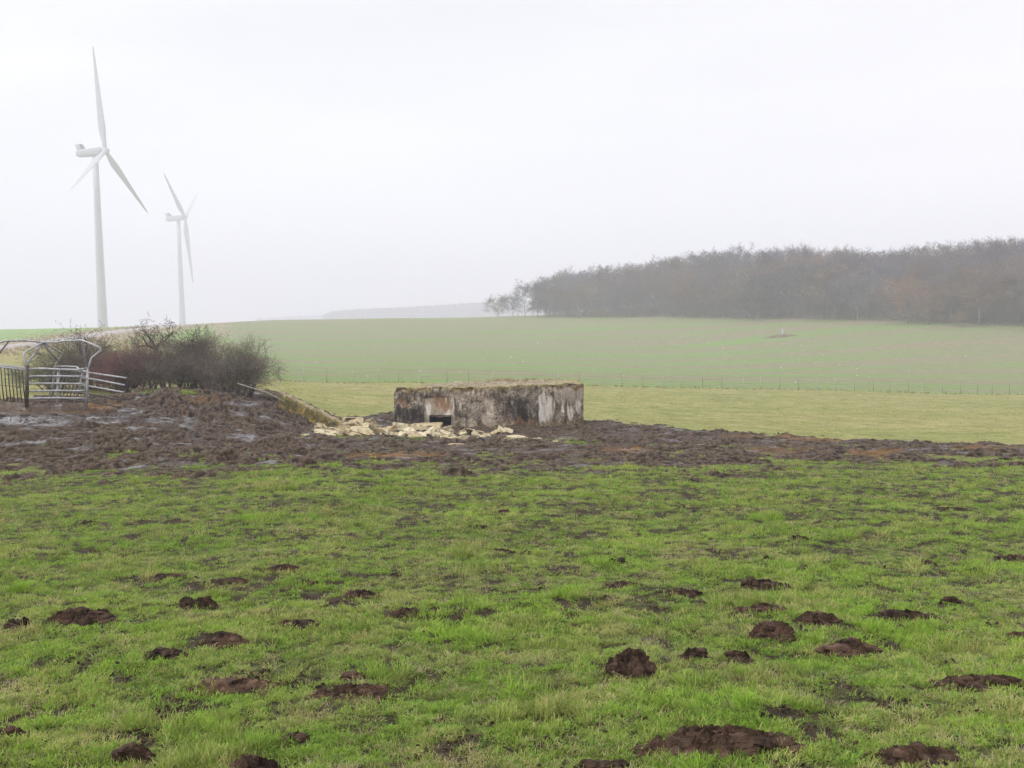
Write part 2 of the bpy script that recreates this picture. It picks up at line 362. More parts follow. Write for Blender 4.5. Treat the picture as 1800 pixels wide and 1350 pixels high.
def grassmat(name, greens, dry, dryamt):
    m = NT(name); r_ = m.attr('rnd'); t_ = m.attr('tip')
    ins = m.n('ShaderNodeObjectInfo').outputs['Random']
    zone = m.noise(.55, 5, .65)
    g = m.ramp(m.math('ADD', m.math('MULTIPLY', zone, .75), m.math('MULTIPLY', r_, .3)), [(.34, greens[0]), (.50, greens[1]), (.66, greens[2])])
    z2 = m.noise(1.7, 4, .6)
    dr = m.math('ADD', m.math('ADD', m.math('MULTIPLY', z2, 1.1), m.math('MULTIPLY', ins, .22)), m.math('MULTIPLY', r_, .35))
    c = m.mix(m.ramp(dr, [(dryamt, 0.0), (dryamt + .22, .85)]), g, dry)
    c = m.mix(m.ramp(m.math('ADD', m.math('MULTIPLY', m.noise(7.0, 4, .65), .8), m.math('MULTIPLY', ins, .25)), [(.36, .7), (.50, 0.0)]), c, (.085, .11, .030))
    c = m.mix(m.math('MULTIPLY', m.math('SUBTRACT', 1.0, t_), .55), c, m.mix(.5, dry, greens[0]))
    d = m.n('ShaderNodeBsdfPrincipled'); t = m.n('ShaderNodeBsdfTranslucent'); x = m.n('ShaderNodeMixShader'); x.inputs[0].default_value = .32
    m.put(d.inputs['Base Color'], c); m.put(t.inputs[0], c); d.inputs['Roughness'].default_value = .55; d.inputs['Specular IOR Level'].default_value = .12
    m.l(d.outputs[0], x.inputs[1]); m.l(t.outputs[0], x.inputs[2]); m.l(x.outputs[0], m.out.inputs['Surface']); return m.m
M_GRASS = grassmat('green_grass', [(.13, .285, .020), (.25, .48, .030), (.41, .62, .068)], (.58, .48, .22), .84)
M_STRAW = grassmat('dry_grass', [(.26, .25, .08), (.40, .35, .15), (.52, .45, .23)], (.56, .48, .28), .6)
M_HERB = grassmat('herb_leaves', [(.10, .24, .035), (.18, .36, .055), (.28, .46, .09)], (.32, .30, .12), 1.0)
M_TAN = grassmat('tan_grass', [(.34, .26, .14), (.46, .36, .21), (.54, .43, .26)], (.46, .34, .20), .6)

# ------------------------------------------------------------------ the ground sheet
az = np.concatenate([np.arange(-180, -40, 4), np.arange(-40, 40.001, 0.2), np.arange(44, 180, 4)]) * math.pi / 180
rr = np.concatenate([[0.3, 0.7, 1.2, 1.8], np.geomspace(2.4, 130, 430), np.geomspace(132, 2400, 210)])
AZ, RR = np.meshgrid(az, rr); X = RR * np.sin(AZ); Y = RR * np.cos(AZ); Z = H(X, Y)
nr, na = X.shape; idx = np.arange(nr * na).reshape(nr, na)
nx = np.roll(idx, -1, 1)
quads = np.stack([idx[:-1], nx[:-1], nx[1:], idx[1:]], -1).reshape(-1, 4)[:, ::-1]
cxy = np.stack([X.ravel()[quads].mean(1), Y.ravel()[quads].mean(1)], 1)
# keep wrap cell centres right
fence_y = lambda x: 80 + .283 * (x + 16)
PX, PY = project(X, Y, Z)
track_pts = [(-260, 622, 105), (-120, 617, 128), (0, 611, 155), (60, 604, 180), (130, 595, 215), (200, 586.5, 255), (265, 578.5, 292), (330, 572, 328)]
tp = np.array([at(*t)[:2] for t in track_pts])
def track_dist(x, y):
    best = np.full(np.shape(x), 1e9)
    for a, b in zip(tp[:-1], tp[1:]):
        d = b - a; L2 = d @ d; t = np.clip(((x - a[0]) * d[0] + (y - a[1]) * d[1]) / L2, 0, 1)
        best = np.minimum(best, np.hypot(x - a[0] - t * d[0], y - a[1] - t * d[1]))
    return best
td = track_dist(X, Y)
dry = (1 - sstep(6, 17, td + 4 * fbm(X, Y, 12, 3, 5))) * (RR > 80)
dry = np.maximum(dry, sstep(350, 395, PX) * (1 - sstep(440, 520, PX + 30 * fbm(X, Y, 15, 2, 4))) * sstep(240, 280, RR) * 0.95)
dry = np.maximum(dry, 0.35 * sstep(0.1, 0.5, fbm(X, Y, 9, 4, 8)) * sstep(70, 40, PY - 600) * (X < -15) * (RR > 42))
# tan fringe at the foot of the wood
FB = np.interp(PX, [0, 480, 690, 900, 1200, 1500, 1800, 2200], [380, 370, 362, 352, 300, 251, 221, 190])
dry = np.maximum(dry, 0.7 * sstep(-9, -3, Y - FB) * (PX > 850) * (1 - sstep(0, 30, Y - FB)))
upper = sstep(-150, -25, Y - FB) * (0.8 + fbm(X, Y, 30, 3, 11))
left_edge = 395 + (PY < 640) * 0
fx, fy = cxy[:, 0], cxy[:, 1]
fpx, fpy = project(fx, fy, H0(fx, fy))
fFB = np.interp(fpx, [0, 480, 690, 900, 1200, 1500, 1800, 2200], [380, 370, 362, 352, 300, 251, 221, 190])
iscrop = (fy > fence_y(fx) + .4) & (fy < fFB + 2) & (fpx > 400 + 12 * fbm(fx, fy, 20, 2, 2)) & (np.hypot(fx, fy) < 420) & (np.arctan2(fx, fy) < R(38))
lush_ = (sstep(175, 215, Y) * (Y < 430) * sstep(-45, -75, X) * sstep(9, 16, td + 3 * fbm(X, Y, 12, 3, 5))).ravel()
mud_in = np.zeros_like(Z); near_ = (RR > 13) & (RR < 60); mud_in[near_] = sstep(.45, 1.1, mudmask(X[near_], Y[near_]))
Vg = np.stack([X, Y, Z - .28 * mud_in], -1).reshape(-1, 3)
def sub(V, Fc, *at_):
    u, inv = np.unique(Fc, return_inverse=True)
    return V[u], inv.reshape(Fc.shape), [a.ravel()[u] for a in at_]
v_, f_, (a_, b_) = sub(Vg, quads[~iscrop], dry, lush_)
# centre cap
g = mesh_np('pasture', v_, f_, M_PAST, attrs={'dry': a_, 'lush': b_}); tag(g, 'uneven grazed cattle pasture around the bunker', 'pasture', kind='structure')
capm = MB(); capm.add([(0, 0, float(H(0, 0)))] + [(x, y, z) for x, y, z in Vg[idx[0]]], t=[(0, 1 + (j + 1) % na, 1 + j) for j in range(na)])
v_, f_, (a_, b_) = sub(Vg, quads[iscrop], dry, upper)
g = mesh_np('crop_field', v_, f_, M_CROP, attrs={'upper': b_}); tag(g, 'pale green drilled field rising to the wood', 'field', kind='structure')
capo = capm.build('ground_underfoot', M_PAST, attrs={'dry': np.zeros(na + 1)}); tag(capo, kind='structure')

# gravel track
tv = []; tf = []
pl = np.array([[np.interp(s, np.arange(len(tp)), tp[:, k]) for k in range(2)] for s in np.linspace(0, len(tp) - 1, 160)])
for i, p in enumerate(pl):
    d = pl[min(i + 1, 159)] - pl[max(i - 1, 0)]; d /= np.linalg.norm(d); nn = np.array([-d[1], d[0]])
    for j in range(9):
        q = p + nn * (j - 4) / 4 * (3.1 + .5 * noise(i * .2, j * .1)); z = float(H(q[0], q[1])) + .22 - (abs(j - 4) == 4) * .6
        tv.append((q[0], q[1], z))
tf = [(i * 9 + j, i * 9 + j + 1, i * 9 + 10 + j, i * 9 + 9 + j) for i in range(159) for j in range(8)]
t = mesh_np('gravel_track', tv, [tf], M_TRACK); tag(t, 'pale gravel track climbing towards the wind turbines', 'track', kind='structure')

# ------------------------------------------------------------------ mud
az = np.arange(-36, 36.001, 0.055) * math.pi / 180; rr = np.concatenate([np.arange(16.5, 26, .045), np.arange(26, 50, .065)])
AZ, RR = np.meshgrid(az, rr); X = RR * np.sin(AZ); Y = RR * np.cos(AZ)
# cheap base height: bilinear from coarser samples
def coarse(fn, X, Y, azs, rrs, st=6):
    ia = np.unique(np.r_[np.arange(0, len(azs), st), len(azs) - 1]); ir = np.unique(np.r_[np.arange(0, len(rrs), st), len(rrs) - 1])
    Zc = fn(X[np.ix_(ir, ia)], Y[np.ix_(ir, ia)])
    t = np.stack([np.interp(azs, azs[ia], row) for row in Zc]); k = np.searchsorted(rrs[ir], rrs, 'right') - 1; k = np.clip(k, 0, len(ir) - 2)
    w = ((rrs - rrs[ir][k]) / (rrs[ir][k + 1] - rrs[ir][k]))[:, None]
    return t[k] * (1 - w) + t[k + 1] * w
Zb = coarse(H0, X, Y, az, rr)
Zb = Zb + 0.035 * fbm(X, Y, 2.2, 3, 3)
PX, PY = project(X, Y, Zb)
n_e = np.interp(PX, *NEAR); f_e = np.interp(PX, *FAR); w = fbm(X, Y, 1.6, 5, 21)
MM = np.minimum((n_e - PY) / 24.0 + 1.25 * w + .5 * fbm(X, Y, .5, 3, 22), (PY - f_e) / 5.0 + w * np.where(PX > 1050, 1.1, .45))
def ell(px, py, cx, cy, a, b): return np.clip(1.3 - ((px - cx) / a) ** 2 - ((py - cy) / b) ** 2, 0, 1)
wet = np.zeros_like(X)
for (cx, cy, a, b, s) in [(60, 740, 120, 13, 1), (-60, 735, 120, 18, 1), (228, 728, 28, 6, 1), (205, 738, 20, 4, 1), (300, 742, 45, 5, .9), (425, 773, 26, 5, 1), (330, 752, 16, 5, .9), (425, 712, 34, 6, .7),
                          (480, 735, 30, 5, .7), (330, 820, 60, 6, .3), (180, 745, 50, 6, .8), (500, 745, 30, 3, .5)]:
    wet = np.maximum(wet, s * ell(PX, PY, cx, cy, a, b))
wet = np.clip(wet * (1 + 1.6 * fbm(X, Y, .5, 4, 61)) + .8 * sstep(.36, .70, fbm(X, Y, .9, 4, 62)) * np.where(PX < 560, 1, .55), 0, 1)
c1 = fbm(X, Y, .55, 3, 31); c2 = 1 - 2 * np.abs(fbm(X, Y, .30, 4, 41)); c3 = fbm(X, Y, .10, 3, 51)
rough = 0.75 + .65 * gau(X, Y, -11.5, 36.0, 5.5, 3.2) + .3 * (PX < 560)
c0 = fbm(X, Y, 1.1, 3, 35); rough = rough * np.clip(.75 + 1.0 * fbm(X, Y, 1.7, 3, 36), .25, 1.7); pit = sstep(.12, .45, fbm(X, Y, .42, 2, 37))
dsp = (c0 * .07 / np.maximum(rough, .5) + c1 * .085 + (c2 - .4) * .055 - pit * .07 + c3 * .035) * rough * (1 - wet * .9)
dsp = dsp + .065
Zm = Zb + dsp - np.clip(.55 - MM, 0, 2.5) * .075 
tops = np.clip((c2 - .35) * 1.2 + c3 * .8, 0, 1) * (1 - wet)
rustm = np.zeros_like(X)
for (cx, cy, a, b, s) in [(700, 804, 90, 5, .9), (1440, 776, 60, 5, .9), (1370, 796, 60, 6, .6), (1540, 800, 50, 6, .7), (170, 717, 45, 7, 1), (60, 727, 130, 5, .9), (1100, 795, 50, 6, .5), (1730, 790, 80, 5, .5), (360, 705, 40, 8, .25), (1340, 770, 80, 4, .4)]:
    rustm = np.maximum(rustm, s * ell(PX, PY, cx, cy, a, b))
rustm = np.clip(rustm * (1 + 1.5 * fbm(X, Y, .6, 4, 71)), 0, 1)
nr, na = X.shape; idx = np.arange(nr * na).reshape(nr, na)
quads = np.stack([idx[:-1, :-1], idx[1:, :-1], idx[1:, 1:], idx[:-1, 1:]], -1).reshape(-1, 4)[:, ::-1]
keep = MM.ravel()[quads].max(1) > -.9
v_, f_, (a_, b_, c_) = sub(np.stack([X, Y, Zm], -1).reshape(-1, 3), quads[keep], wet, rustm, tops)
g = mesh_np('mud', v_, f_[:, ::-1], M_MUD, attrs={'wet': a_, 'rust': b_, 'tops': c_}); tag(g, 'brown churned mud trampled by cattle', 'mud', kind='structure')
def mudz(x, y):
    return float(H(x, y))+.04

# ------------------------------------------------------------------ clods in the grass
CL = [  # px, py, w, h, redness, roundness, label
 (1270,1290,270,62,.7,.3,'largest brown mud clod, long and split, at the bottom right of the foreground'),
 (1112,1168,88,52,.55,1,'tall round dark soil mound standing right of the middle foreground'),
 (1357,1108,80,30,.6,.9,'smooth domed brown clod with a small lump on its right'),
 (1345,1025,98,30,0,.4,'dark oblong clod with a raised left end in bright grass'),
 (1437,1084,70,28,0,.5,'compact near-black clod behind the smooth domed clod'),
 (1492,1136,115,34,.8,.4,'wide reddish clod with a flat pale skirt of soil in the right foreground'),
 (1222,1149,56,27,0,.7,'small pointed dark clod right of the tall round mound'),
 (1298,1151,52,20,0,.5,'low dark clod between the pointed clod and the wide reddish clod'),
 (1330,1071,112,18,.7,.2,'thin flat reddish strip of soil left of the near-black clod'),
 (1590,1079,112,20,.1,.2,'long low dark clod at the right, level with the near-black clod'),
 (1205,1040,70,15,.4,.2,'flat worn patch of soil left of the dark oblong clod'),
 (1722,1196,150,28,.4,.2,'broad grassy patch of trampled soil near the right edge'),
 (1605,1322,150,36,.3,.3,'broad dark clod at the bottom of the photo, right of the largest clod'),
 (1085,986,36,14,0,.5,'small dark clod alone in the middle distance right of centre'),
 (1776,980,52,12,0,.3,'flat dark clod at the right edge in the middle distance'),
 (1630,989,36,14,.2,.5,'small clod left of the flat dark one at the right edge'),
 (1787,1115,44,18,.4,.4,'brown clod cut off by the right edge of the photo'),
 (1670,1056,42,12,0,.4,'small dark clod above the long low one on the right'),
 (148,1079,122,38,.3,.5,'large lumpy brown clod with two humps at the left'),
 (345,1056,66,30,0,.7,'dark clod with a pale root on its left shoulder'),
 (292,1013,74,13,.3,.2,'thin dark strip of soil above the clod with the pale root'),
 (406,1020,66,14,.3,.3,'low clod right of and above the clod with the pale root'),
 (35,1092,46,22,.3,.5,'small brown clod left of the two-humped clod'),
 (286,1148,86,22,.1,.4,'dark clod alone below the two-humped clod'),
 (395,1121,92,22,.6,.5,'reddish clod with a long low tail to the right'),
 (415,1204,150,16,.9,.15,'long pale reddish smear of bare soil at lower left'),
 (618,1212,155,26,.6,.3,'wide red-brown clod left of centre in the lower foreground'),
 (622,1188,50,18,.6,.5,'small clod pressed against the back of the wide red-brown clod'),
 (635,1043,60,15,.5,.4,'low brown clod left of centre, level with the root clod'),
 (706,1078,72,12,.9,.2,'thin reddish scrape just left of centre'),
 (492,997,66,14,.6,.3,'flat reddish clod in the middle distance at left of centre'),
 (530,1096,84,12,0,.2,'faint dark trampled strip between the reddish tail clod and the thin scrape'),
 (521,1295,60,19,.5,.4,'small brown clod low in the photo below the wide red-brown clod'),
 (232,1323,78,32,.2,.6,'dark round clod at the bottom left of the photo'),
 (446,1340,92,40,.3,.7,'brown mound cut off by the bottom edge at lower left'),
 (18,1286,62,24,.4,.4,'brown clod cut off by the left edge low in the photo'),
 (1060,1346,92,20,.2,.5,'dark clod cut off by the bottom edge near the middle'),
 (880,900,36,9,.3,.4,'tiny distant clod above the middle of the foreground'),
 (155,918,28,9,0,.4,'tiny distant dark clod at upper left of the grass'),
 (1352,983,32,9,0,.3,'tiny clod behind the dark oblong clod'),
 (1716,1003,46,8,0,.2,'thin dark strip below the flat clod at the right edge'),
 (540,1024,36,10,0,.4,'small dark clod right of the thin strips at left'),
 (878,967,52,12,.1,.3,'low dark clod in the middle distance at centre'),
 (1092,1028,66,10,.1,.2,'thin dark strip left of the flat worn patch'),
 (840,927,44,7,0,.2,'faint thin strip of soil above the low centre clod'),
 (1402,945,36,8,0,.3,'faint dark clod far back right of centre'),
 (1672,895,66,7,0,.2,'distant dark strip of soil near the mud at the right'),
]
foot = []
def lump(g_, c, rad, sq, seed, nu=14, nv=9):
    th = np.linspace(0, 2 * np.pi, nu, endpoint=False); ph = np.linspace(0, np.pi, nv)
    T, P = np.meshgrid(th, ph); dx, dy, dz = np.sin(P) * np.cos(T), np.sin(P) * np.sin(T), np.cos(P)
    o = g_.random(3) * 40; k = 1 + .09 * g_.normal(0, 1, T.shape) * np.sin(P) + .30 * noise(dx * 1.6 + o[0] + dz, dy * 1.6 + o[1] - dz, seed) + .16 * noise(dx * 4 + o[2] + dz * 3, dy * 4 + dz * 2, seed + 1)
    V = np.stack([dx * k * rad[0], dy * k * rad[1], dz * k * rad[2] * sq], -1).reshape(-1, 3); a = g_.random() * 6.28; ca, sa = math.cos(a), math.sin(a)
    V = V @ np.array([[ca, sa, 0], [-sa, ca, 0], [0, 0, 1.0]]).T + c
    idx = np.arange(nu * nv).reshape(nv, nu); nx = np.roll(idx, -1, 1)
    return V, np.stack([idx[:-1], idx[1:], nx[1:], nx[:-1]], -1).reshape(-1, 4)
def clod_mesh(w, hgt, dep, rnd_, red, seed):
    g_ = np.random.default_rng(seed); nu, nv = (150, 60) if w > .35 else (90, 34)
    th = np.linspace(0, 2 * np.pi, nu, endpoint=False); rho = np.linspace(0, 1, nv) ** .8
    T, P = np.meshgrid(th, rho); ox, oy = g_.random(2) * 50
    def edge(T): return 1 + .42 * noise(ox + 1.3 * np.cos(T), oy + 1.3 * np.sin(T), seed) + .34 * noise(ox + 4 * np.cos(T), oy + 4 * np.sin(T), seed + 1) + .12 * noise(ox + 11 * np.cos(T), oy + 11 * np.sin(T), seed + 2)
    e = edge(T); x = P * np.cos(T) * w / 2 * e; y = P * np.sin(T) * dep / 2 * e
    prof = (1 - P ** (2.2 + 2 * rnd_)) ** .9; n1 = fbm(x + ox, y + oy, .12, 4, seed)
    hb = hgt * (.55 + .3 * (rnd_ > .8))
    n2 = 1 - 2 * np.abs(fbm(x - ox, y + oy, .07, 3, seed + 2)); n3 = g_.normal(0, 1, x.shape)
    kk = 1 - .75 * rnd_; z = hb * prof * (.95 + .8 * kk * n1 + .45 * kk * n2) + prof * (.014 * n2 + .0045 * n3); z = z - (hb + .02) * 1.1 * kk * sstep(.05, .5, -n1 + .25 * P); z = np.maximum(z, -.03) - .02 * P ** 6
    Vs = [np.stack([x, y, z], -1).reshape(-1, 3)]; idx = np.arange(nu * nv).reshape(nv, nu); nx = np.roll(idx, -1, 1)
    Qs = [np.stack([idx[:-1], idx[1:], nx[1:], nx[:-1]], -1).reshape(-1, 4)]; tot = nu * nv
    nl = int(np.clip(w * dep * 3200, 50, 420)); humps = [(g_.uniform(-.6, .6), g_.uniform(-.3, .4), g_.uniform(.25, .5)) for _ in range(1 if rnd_ > .6 else 3)]
    for k in range(nl):
        a = g_.random() * 6.283; r_ = math.sqrt(g_.random()) * .95; ee = float(edge(np.array(a))); u, v = r_ * math.cos(a) * ee, r_ * math.sin(a) * ee
        hf = (1 - r_ ** 2) * .5 + sum(.6 * math.exp(-((u - hu) ** 2 + (v - hv) ** 2) / hs ** 2) for hu, hv, hs in humps); hf = min(hf, 1.0)
        s_ = (.0045 + .017 * g_.random() ** 2.2) * (1 + .8 * min(w, .6)) * (.7 + .5 * hf); zc = hgt * hf * g_.uniform(.25, .80) * (1 - .25 * (rnd_ < .35))
        V, q = lump(g_, np.array([u * w / 2, v * dep / 2, zc]), (s_ * g_.uniform(1, 1.9), s_ * g_.uniform(.8, 1.3), s_ * g_.uniform(.5, .95)), 1, seed + k, 9, 6)
        Vs.append(V); Qs.append(q + tot); tot += len(V)
    V = np.concatenate(Vs); n1 = fbm(V[:, 0] + ox, V[:, 1] + oy, .15, 3, seed + 3)
    return V, np.concatenate(Qs), np.clip(red * .9 - .15 + .8 * n1, 0, 1)
for k, (px, py, w, h, red, rd, lab) in enumerate(CL):
    p = ground_hit(px, py + h * .35); d = p[1]; W = w / F * d
    hh = (h * (.66 if rd > .5 else .52)) / F * d * (1.0 if rd > .35 else .8) + .01; dep = max(W * (.8 if rd > .6 else .55), hh * 1.3, h / F * d * 1.3)
    V, q, rd_ = clod_mesh(W * 1.04, max(hh, .03), dep, rd, red, 100 + k)
    px_ = project(p[0], p[1], p[2])
    if rd > .85:
        g2 = np.random.default_rng(900 + k); dm = [((.02 * W, .05, hh * .42), (W * .30, W * .28, hh * .62)), ((-W * .28, -.01, hh * .3), (W * .2, W * .2, hh * .35)), ((W * .3, 0, hh * .25), (W * .17, W * .16, hh * .32))]
        for c0, r0_ in dm:
            V2, q2 = lump(g2, np.array(c0), r0_, 1, 40 + k, 40, 24); q = np.concatenate([q, q2 + len(V)]); V = np.concatenate([V, V2]); rd_ = np.concatenate([rd_, np.full(len(V2), .25)])
    zz = H(V[:, 0] + p[0], V[:, 1] + p[1]) - p[2]; V[:, 2] += zz
    o = mesh_np('mud_clod', V, q, M_CLOD, smooth=False, attrs={'red': rd_}, loc=tuple(p)); tag(o, lab, 'mud clod', 'mud clods scattered over the grazed grass')
    foot.append((p[0], p[1], W / 2 * .95, dep / 2 * .95))
foot = np.array(foot)

# ------------------------------------------------------------------ grass
lib = bpy.data.collections.new('grass_library')
def blades(name, n, rad, L, Wd, lean, mat, seed, flat=0, ovate=False, curl=1.0):
    g_ = np.random.default_rng(seed); a = g_.random(n) * 2 * np.pi; r = rad * np.sqrt(g_.random(n)); bx, by = r * np.cos(a), r * np.sin(a)
    da = a + g_.normal(0, 1.0, n); ln = L * (.45 + .75 * g_.random(n)); wd = Wd * (.7 + .6 * g_.random(n)); le = np.clip(lean * (.3 + g_.random(n) * 1.1), 0, 1.45)
    ts = [0, .35, .7, 1.0]; ws = [.25, 1.0, .85, .12] if ovate else [.85, 1.0, .7, .06]
    V = np.zeros((n, 4, 2, 3)); tipa = np.zeros((n, 4, 2)); side = np.stack([-np.sin(da), np.cos(da), np.zeros(n)], 1)
    p = np.stack([bx, by, np.full(n, -.006)], 1); prev = 0
    for i, t in enumerate(ts):
        ang = le * (.35 + curl * t); dirv = np.stack([np.cos(da) * np.sin(ang), np.sin(da) * np.sin(ang), np.cos(ang)], 1)
        p = p + dirv * (ln * (t - prev))[:, None]; p[:, 2] = np.maximum(p[:, 2], -.006 if i == 0 else .004); prev = t
        V[:, i, 0] = p - side * (wd * ws[i] / 2)[:, None]; V[:, i, 1] = p + side * (wd * ws[i] / 2)[:, None]; tipa[:, i] = t
    b = np.arange(n)[:, None] * 8; q = np.concatenate([b + [2 * i, 2 * i + 1, 2 * i + 3, 2 * i + 2] for i in range(3)])
    o = mesh_np(name, V.reshape(-1, 3), q, mat, smooth=True, attrs={'rnd': np.repeat(g_.random(n), 8), 'tip': tipa.ravel()}, link=False)
    lib.objects.link(o); return o
specs = []
for i in range(5): blades('tuft_a%d' % i, 60, .085, .040, .0044, 1.15, M_GRASS, 10 + i)           # 0-4 short sward
for i in range(3): blades('tuft_b%d' % i, 46, .06, .062, .0048, .95, M_GRASS, 20 + i)           # 5-7 longer green
for i in range(2): blades('tuft_c%d' % i, 26, .08, .075, .0036, 1.15, M_STRAW, 30 + i, curl=1.3) # 8-9 dry lying
for i in range(2): blades('tuft_d%d' % i, 30, .06, .022, .014, 1.3, M_HERB, 40 + i, ovate=True)  # 10-11 clover-like
for i in range(2): blades('tuft_e%d' % i, 60, .07, .11, .0048, .8, M_GRASS, 50 + i)             # 12-13 rank tussock
blades('tuft_f0', 12, .05, .13, .0034, 1.1, M_STRAW, 60)                                         # 14 pale long strands
for i in range(2): blades('tuft_g%d' % i, 40, .10, .22, .010, .5, M_TAN, 70 + i)                 # 15-16 tan roof grass
NVAR = 17
def scatter(name, P, scl, var, label, cat, tilt=.15, seed=0):
    g_ = np.random.default_rng(seed); n = len(P)
    me = bpy.data.meshes.new(name); me.vertices.add(n); me.vertices.foreach_set('co', np.asarray(P, np.float32).ravel())
    a = me.attributes.new('scl', 'FLOAT', 'POINT'); a.data.foreach_set('value', np.asarray(scl, np.float32))
    a = me.attributes.new('var', 'INT', 'POINT'); a.data.foreach_set('value', np.asarray(var, np.int32))
    rot = np.stack([g_.normal(0, tilt, n), g_.normal(0, tilt, n), g_.random(n) * 6.283], 1).astype(np.float32)
    a = me.attributes.new('rot', 'FLOAT_VECTOR', 'POINT'); a.data.foreach_set('vector', rot.ravel())
    o = bpy.data.objects.new(name, me); COL.objects.link(o); tag(o, label, cat, kind='stuff')
    ng = bpy.data.node_groups.new(name + '_nodes', 'GeometryNodeTree')
    ng.interface.new_socket('Geometry', in_out='INPUT', socket_type='NodeSocketGeometry'); ng.interface.new_socket('Geometry', in_out='OUTPUT', socket_type='NodeSocketGeometry')
    N = ng.nodes; gi = N.new('NodeGroupInput'); go = N.new('NodeGroupOutput'); ip = N.new('GeometryNodeInstanceOnPoints'); ci = N.new('GeometryNodeCollectionInfo')
    ci.inputs['Collection'].default_value = lib; ci.inputs['Separate Children'].default_value = True; ci.inputs['Reset Children'].default_value = True
    def na(nm, ty):
        x = N.new('GeometryNodeInputNamedAttribute'); x.data_type = ty; x.inputs['Name'].default_value = nm; return x.outputs[0]
    er = N.new('FunctionNodeEulerToRotation')
    L = ng.links; L.new(gi.outputs[0], ip.inputs['Points']); L.new(ci.outputs[0], ip.inputs['Instance']); ip.inputs['Pick Instance'].default_value = True
    L.new(na('var', 'INT'), ip.inputs['Instance Index']); L.new(na('rot', 'FLOAT_VECTOR'), er.inputs[0]); L.new(er.outputs[0], ip.inputs['Rotation']); L.new(na('scl', 'FLOAT'), ip.inputs['Scale'])
    L.new(ip.outputs[0], go.inputs[0])
    md = o.modifiers.new('scatter', 'NODES'); md.node_group = ng
    return o
def pick(zr, n, probs):
    p = np.array(probs, float); p /= p.sum(); return zr.choice(NVAR, n, p=p)
N = 125000
r = 2.2 * (26 / 2.2) ** (rng.random(N) ** .80); a = R(38) * (2 * rng.random(N) - 1)
x = r * np.sin(a); y = r * np.cos(a)
mm = mudmask(x, y); bare = fbm(x, y, .9, 5, 81)
ok = (mm < rng.normal(-.05, .32, N))
fine_b = fbm(x, y, .35, 3, 83)
bthr = .28 + .05 * sstep(7, 14, r)
ok &= ~((bare * .6 + .55 * fine_b > bthr) & (rng.random(N) < .80))
ok &= ~((fbm(x, y, .13, 3, 84) > .06) & (rng.random(N) < .80))
d2 = np.full(N, 9.0)
for (fx0, fy0, a0, b0) in foot: d2 = np.minimum(d2, ((x - fx0) / a0) ** 2 + ((y - fy0) / b0) ** 2)
ok &= d2 > rng.uniform(.35, 1.0, N)
x, y, r, mm, bare = x[ok], y[ok], r[ok], mm[ok], bare[ok]; n = len(x)
lush = fbm(x, y, 1.4, 4, 91); rank = fbm(x, y, .8, 3, 95)
var = pick(rng, n, [3, 3, 3, 3, 3, 1.3, 1.3, 1.3, 1.3, 1.3, 1.5, 1.5, 0, 0, .12, 0, 0])
lu = (lush > .32) & (rng.random(n) < .7); var[lu] = rng.choice([5, 6, 7, 0, 1], lu.sum())
dr_ = (lush < -.38) & (rng.random(n) < .30); var[dr_] = rng.choice([8, 9, 0, 14], dr_.sum(), p=[.35, .35, .22, .08])
rk = (rank > .58) & (rng.random(n) < .5); var[rk] = rng.choice([12, 13, 14, 5], rk.sum(), p=[.42, .42, .05, .11])
scl = (.50 + .019 * r) * (.7 + .5 * rng.random(n)) * (1 + .30 * np.clip(lush, -1, 1)) * np.where(mm > -.8, .75, 1)
TU = []
for (tx, ty, tn, ts) in [(290, 940, 7, 1.0), (325, 950, 4, .9), (835, 1005, 6, 1.0), (1140, 962, 6, 1.0), (1600, 1000, 4, .9), (240, 1275, 3, .8), (320, 1290, 3, .8), (900, 1215, 6, .9), (1700, 1150, 6, 1.0), (1180, 1215, 5, .9), (820, 1130, 5, .9), (90, 945, 4, .8), (1640, 1135, 5, .9), (700, 1190, 5, .8), (60, 1110, 4, .8)]:
    for _ in range(tn):
        q_ = ground_hit(tx + rng.normal() * 22, ty + rng.normal() * 6); TU.append((q_[0], q_[1], ts * rng.uniform(.75, 1.2), rng.choice([12, 13, 8, 14, 9], p=[.35, .35, .1, .1, .1])))
TU = np.array(TU); x = np.r_[x, TU[:, 0]]; y = np.r_[y, TU[:, 1]]; scl = np.r_[scl, TU[:, 2]]; var = np.r_[var, TU[:, 3].astype(int)]
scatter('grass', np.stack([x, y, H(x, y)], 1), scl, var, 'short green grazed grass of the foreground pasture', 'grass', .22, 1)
print('tufts', n)
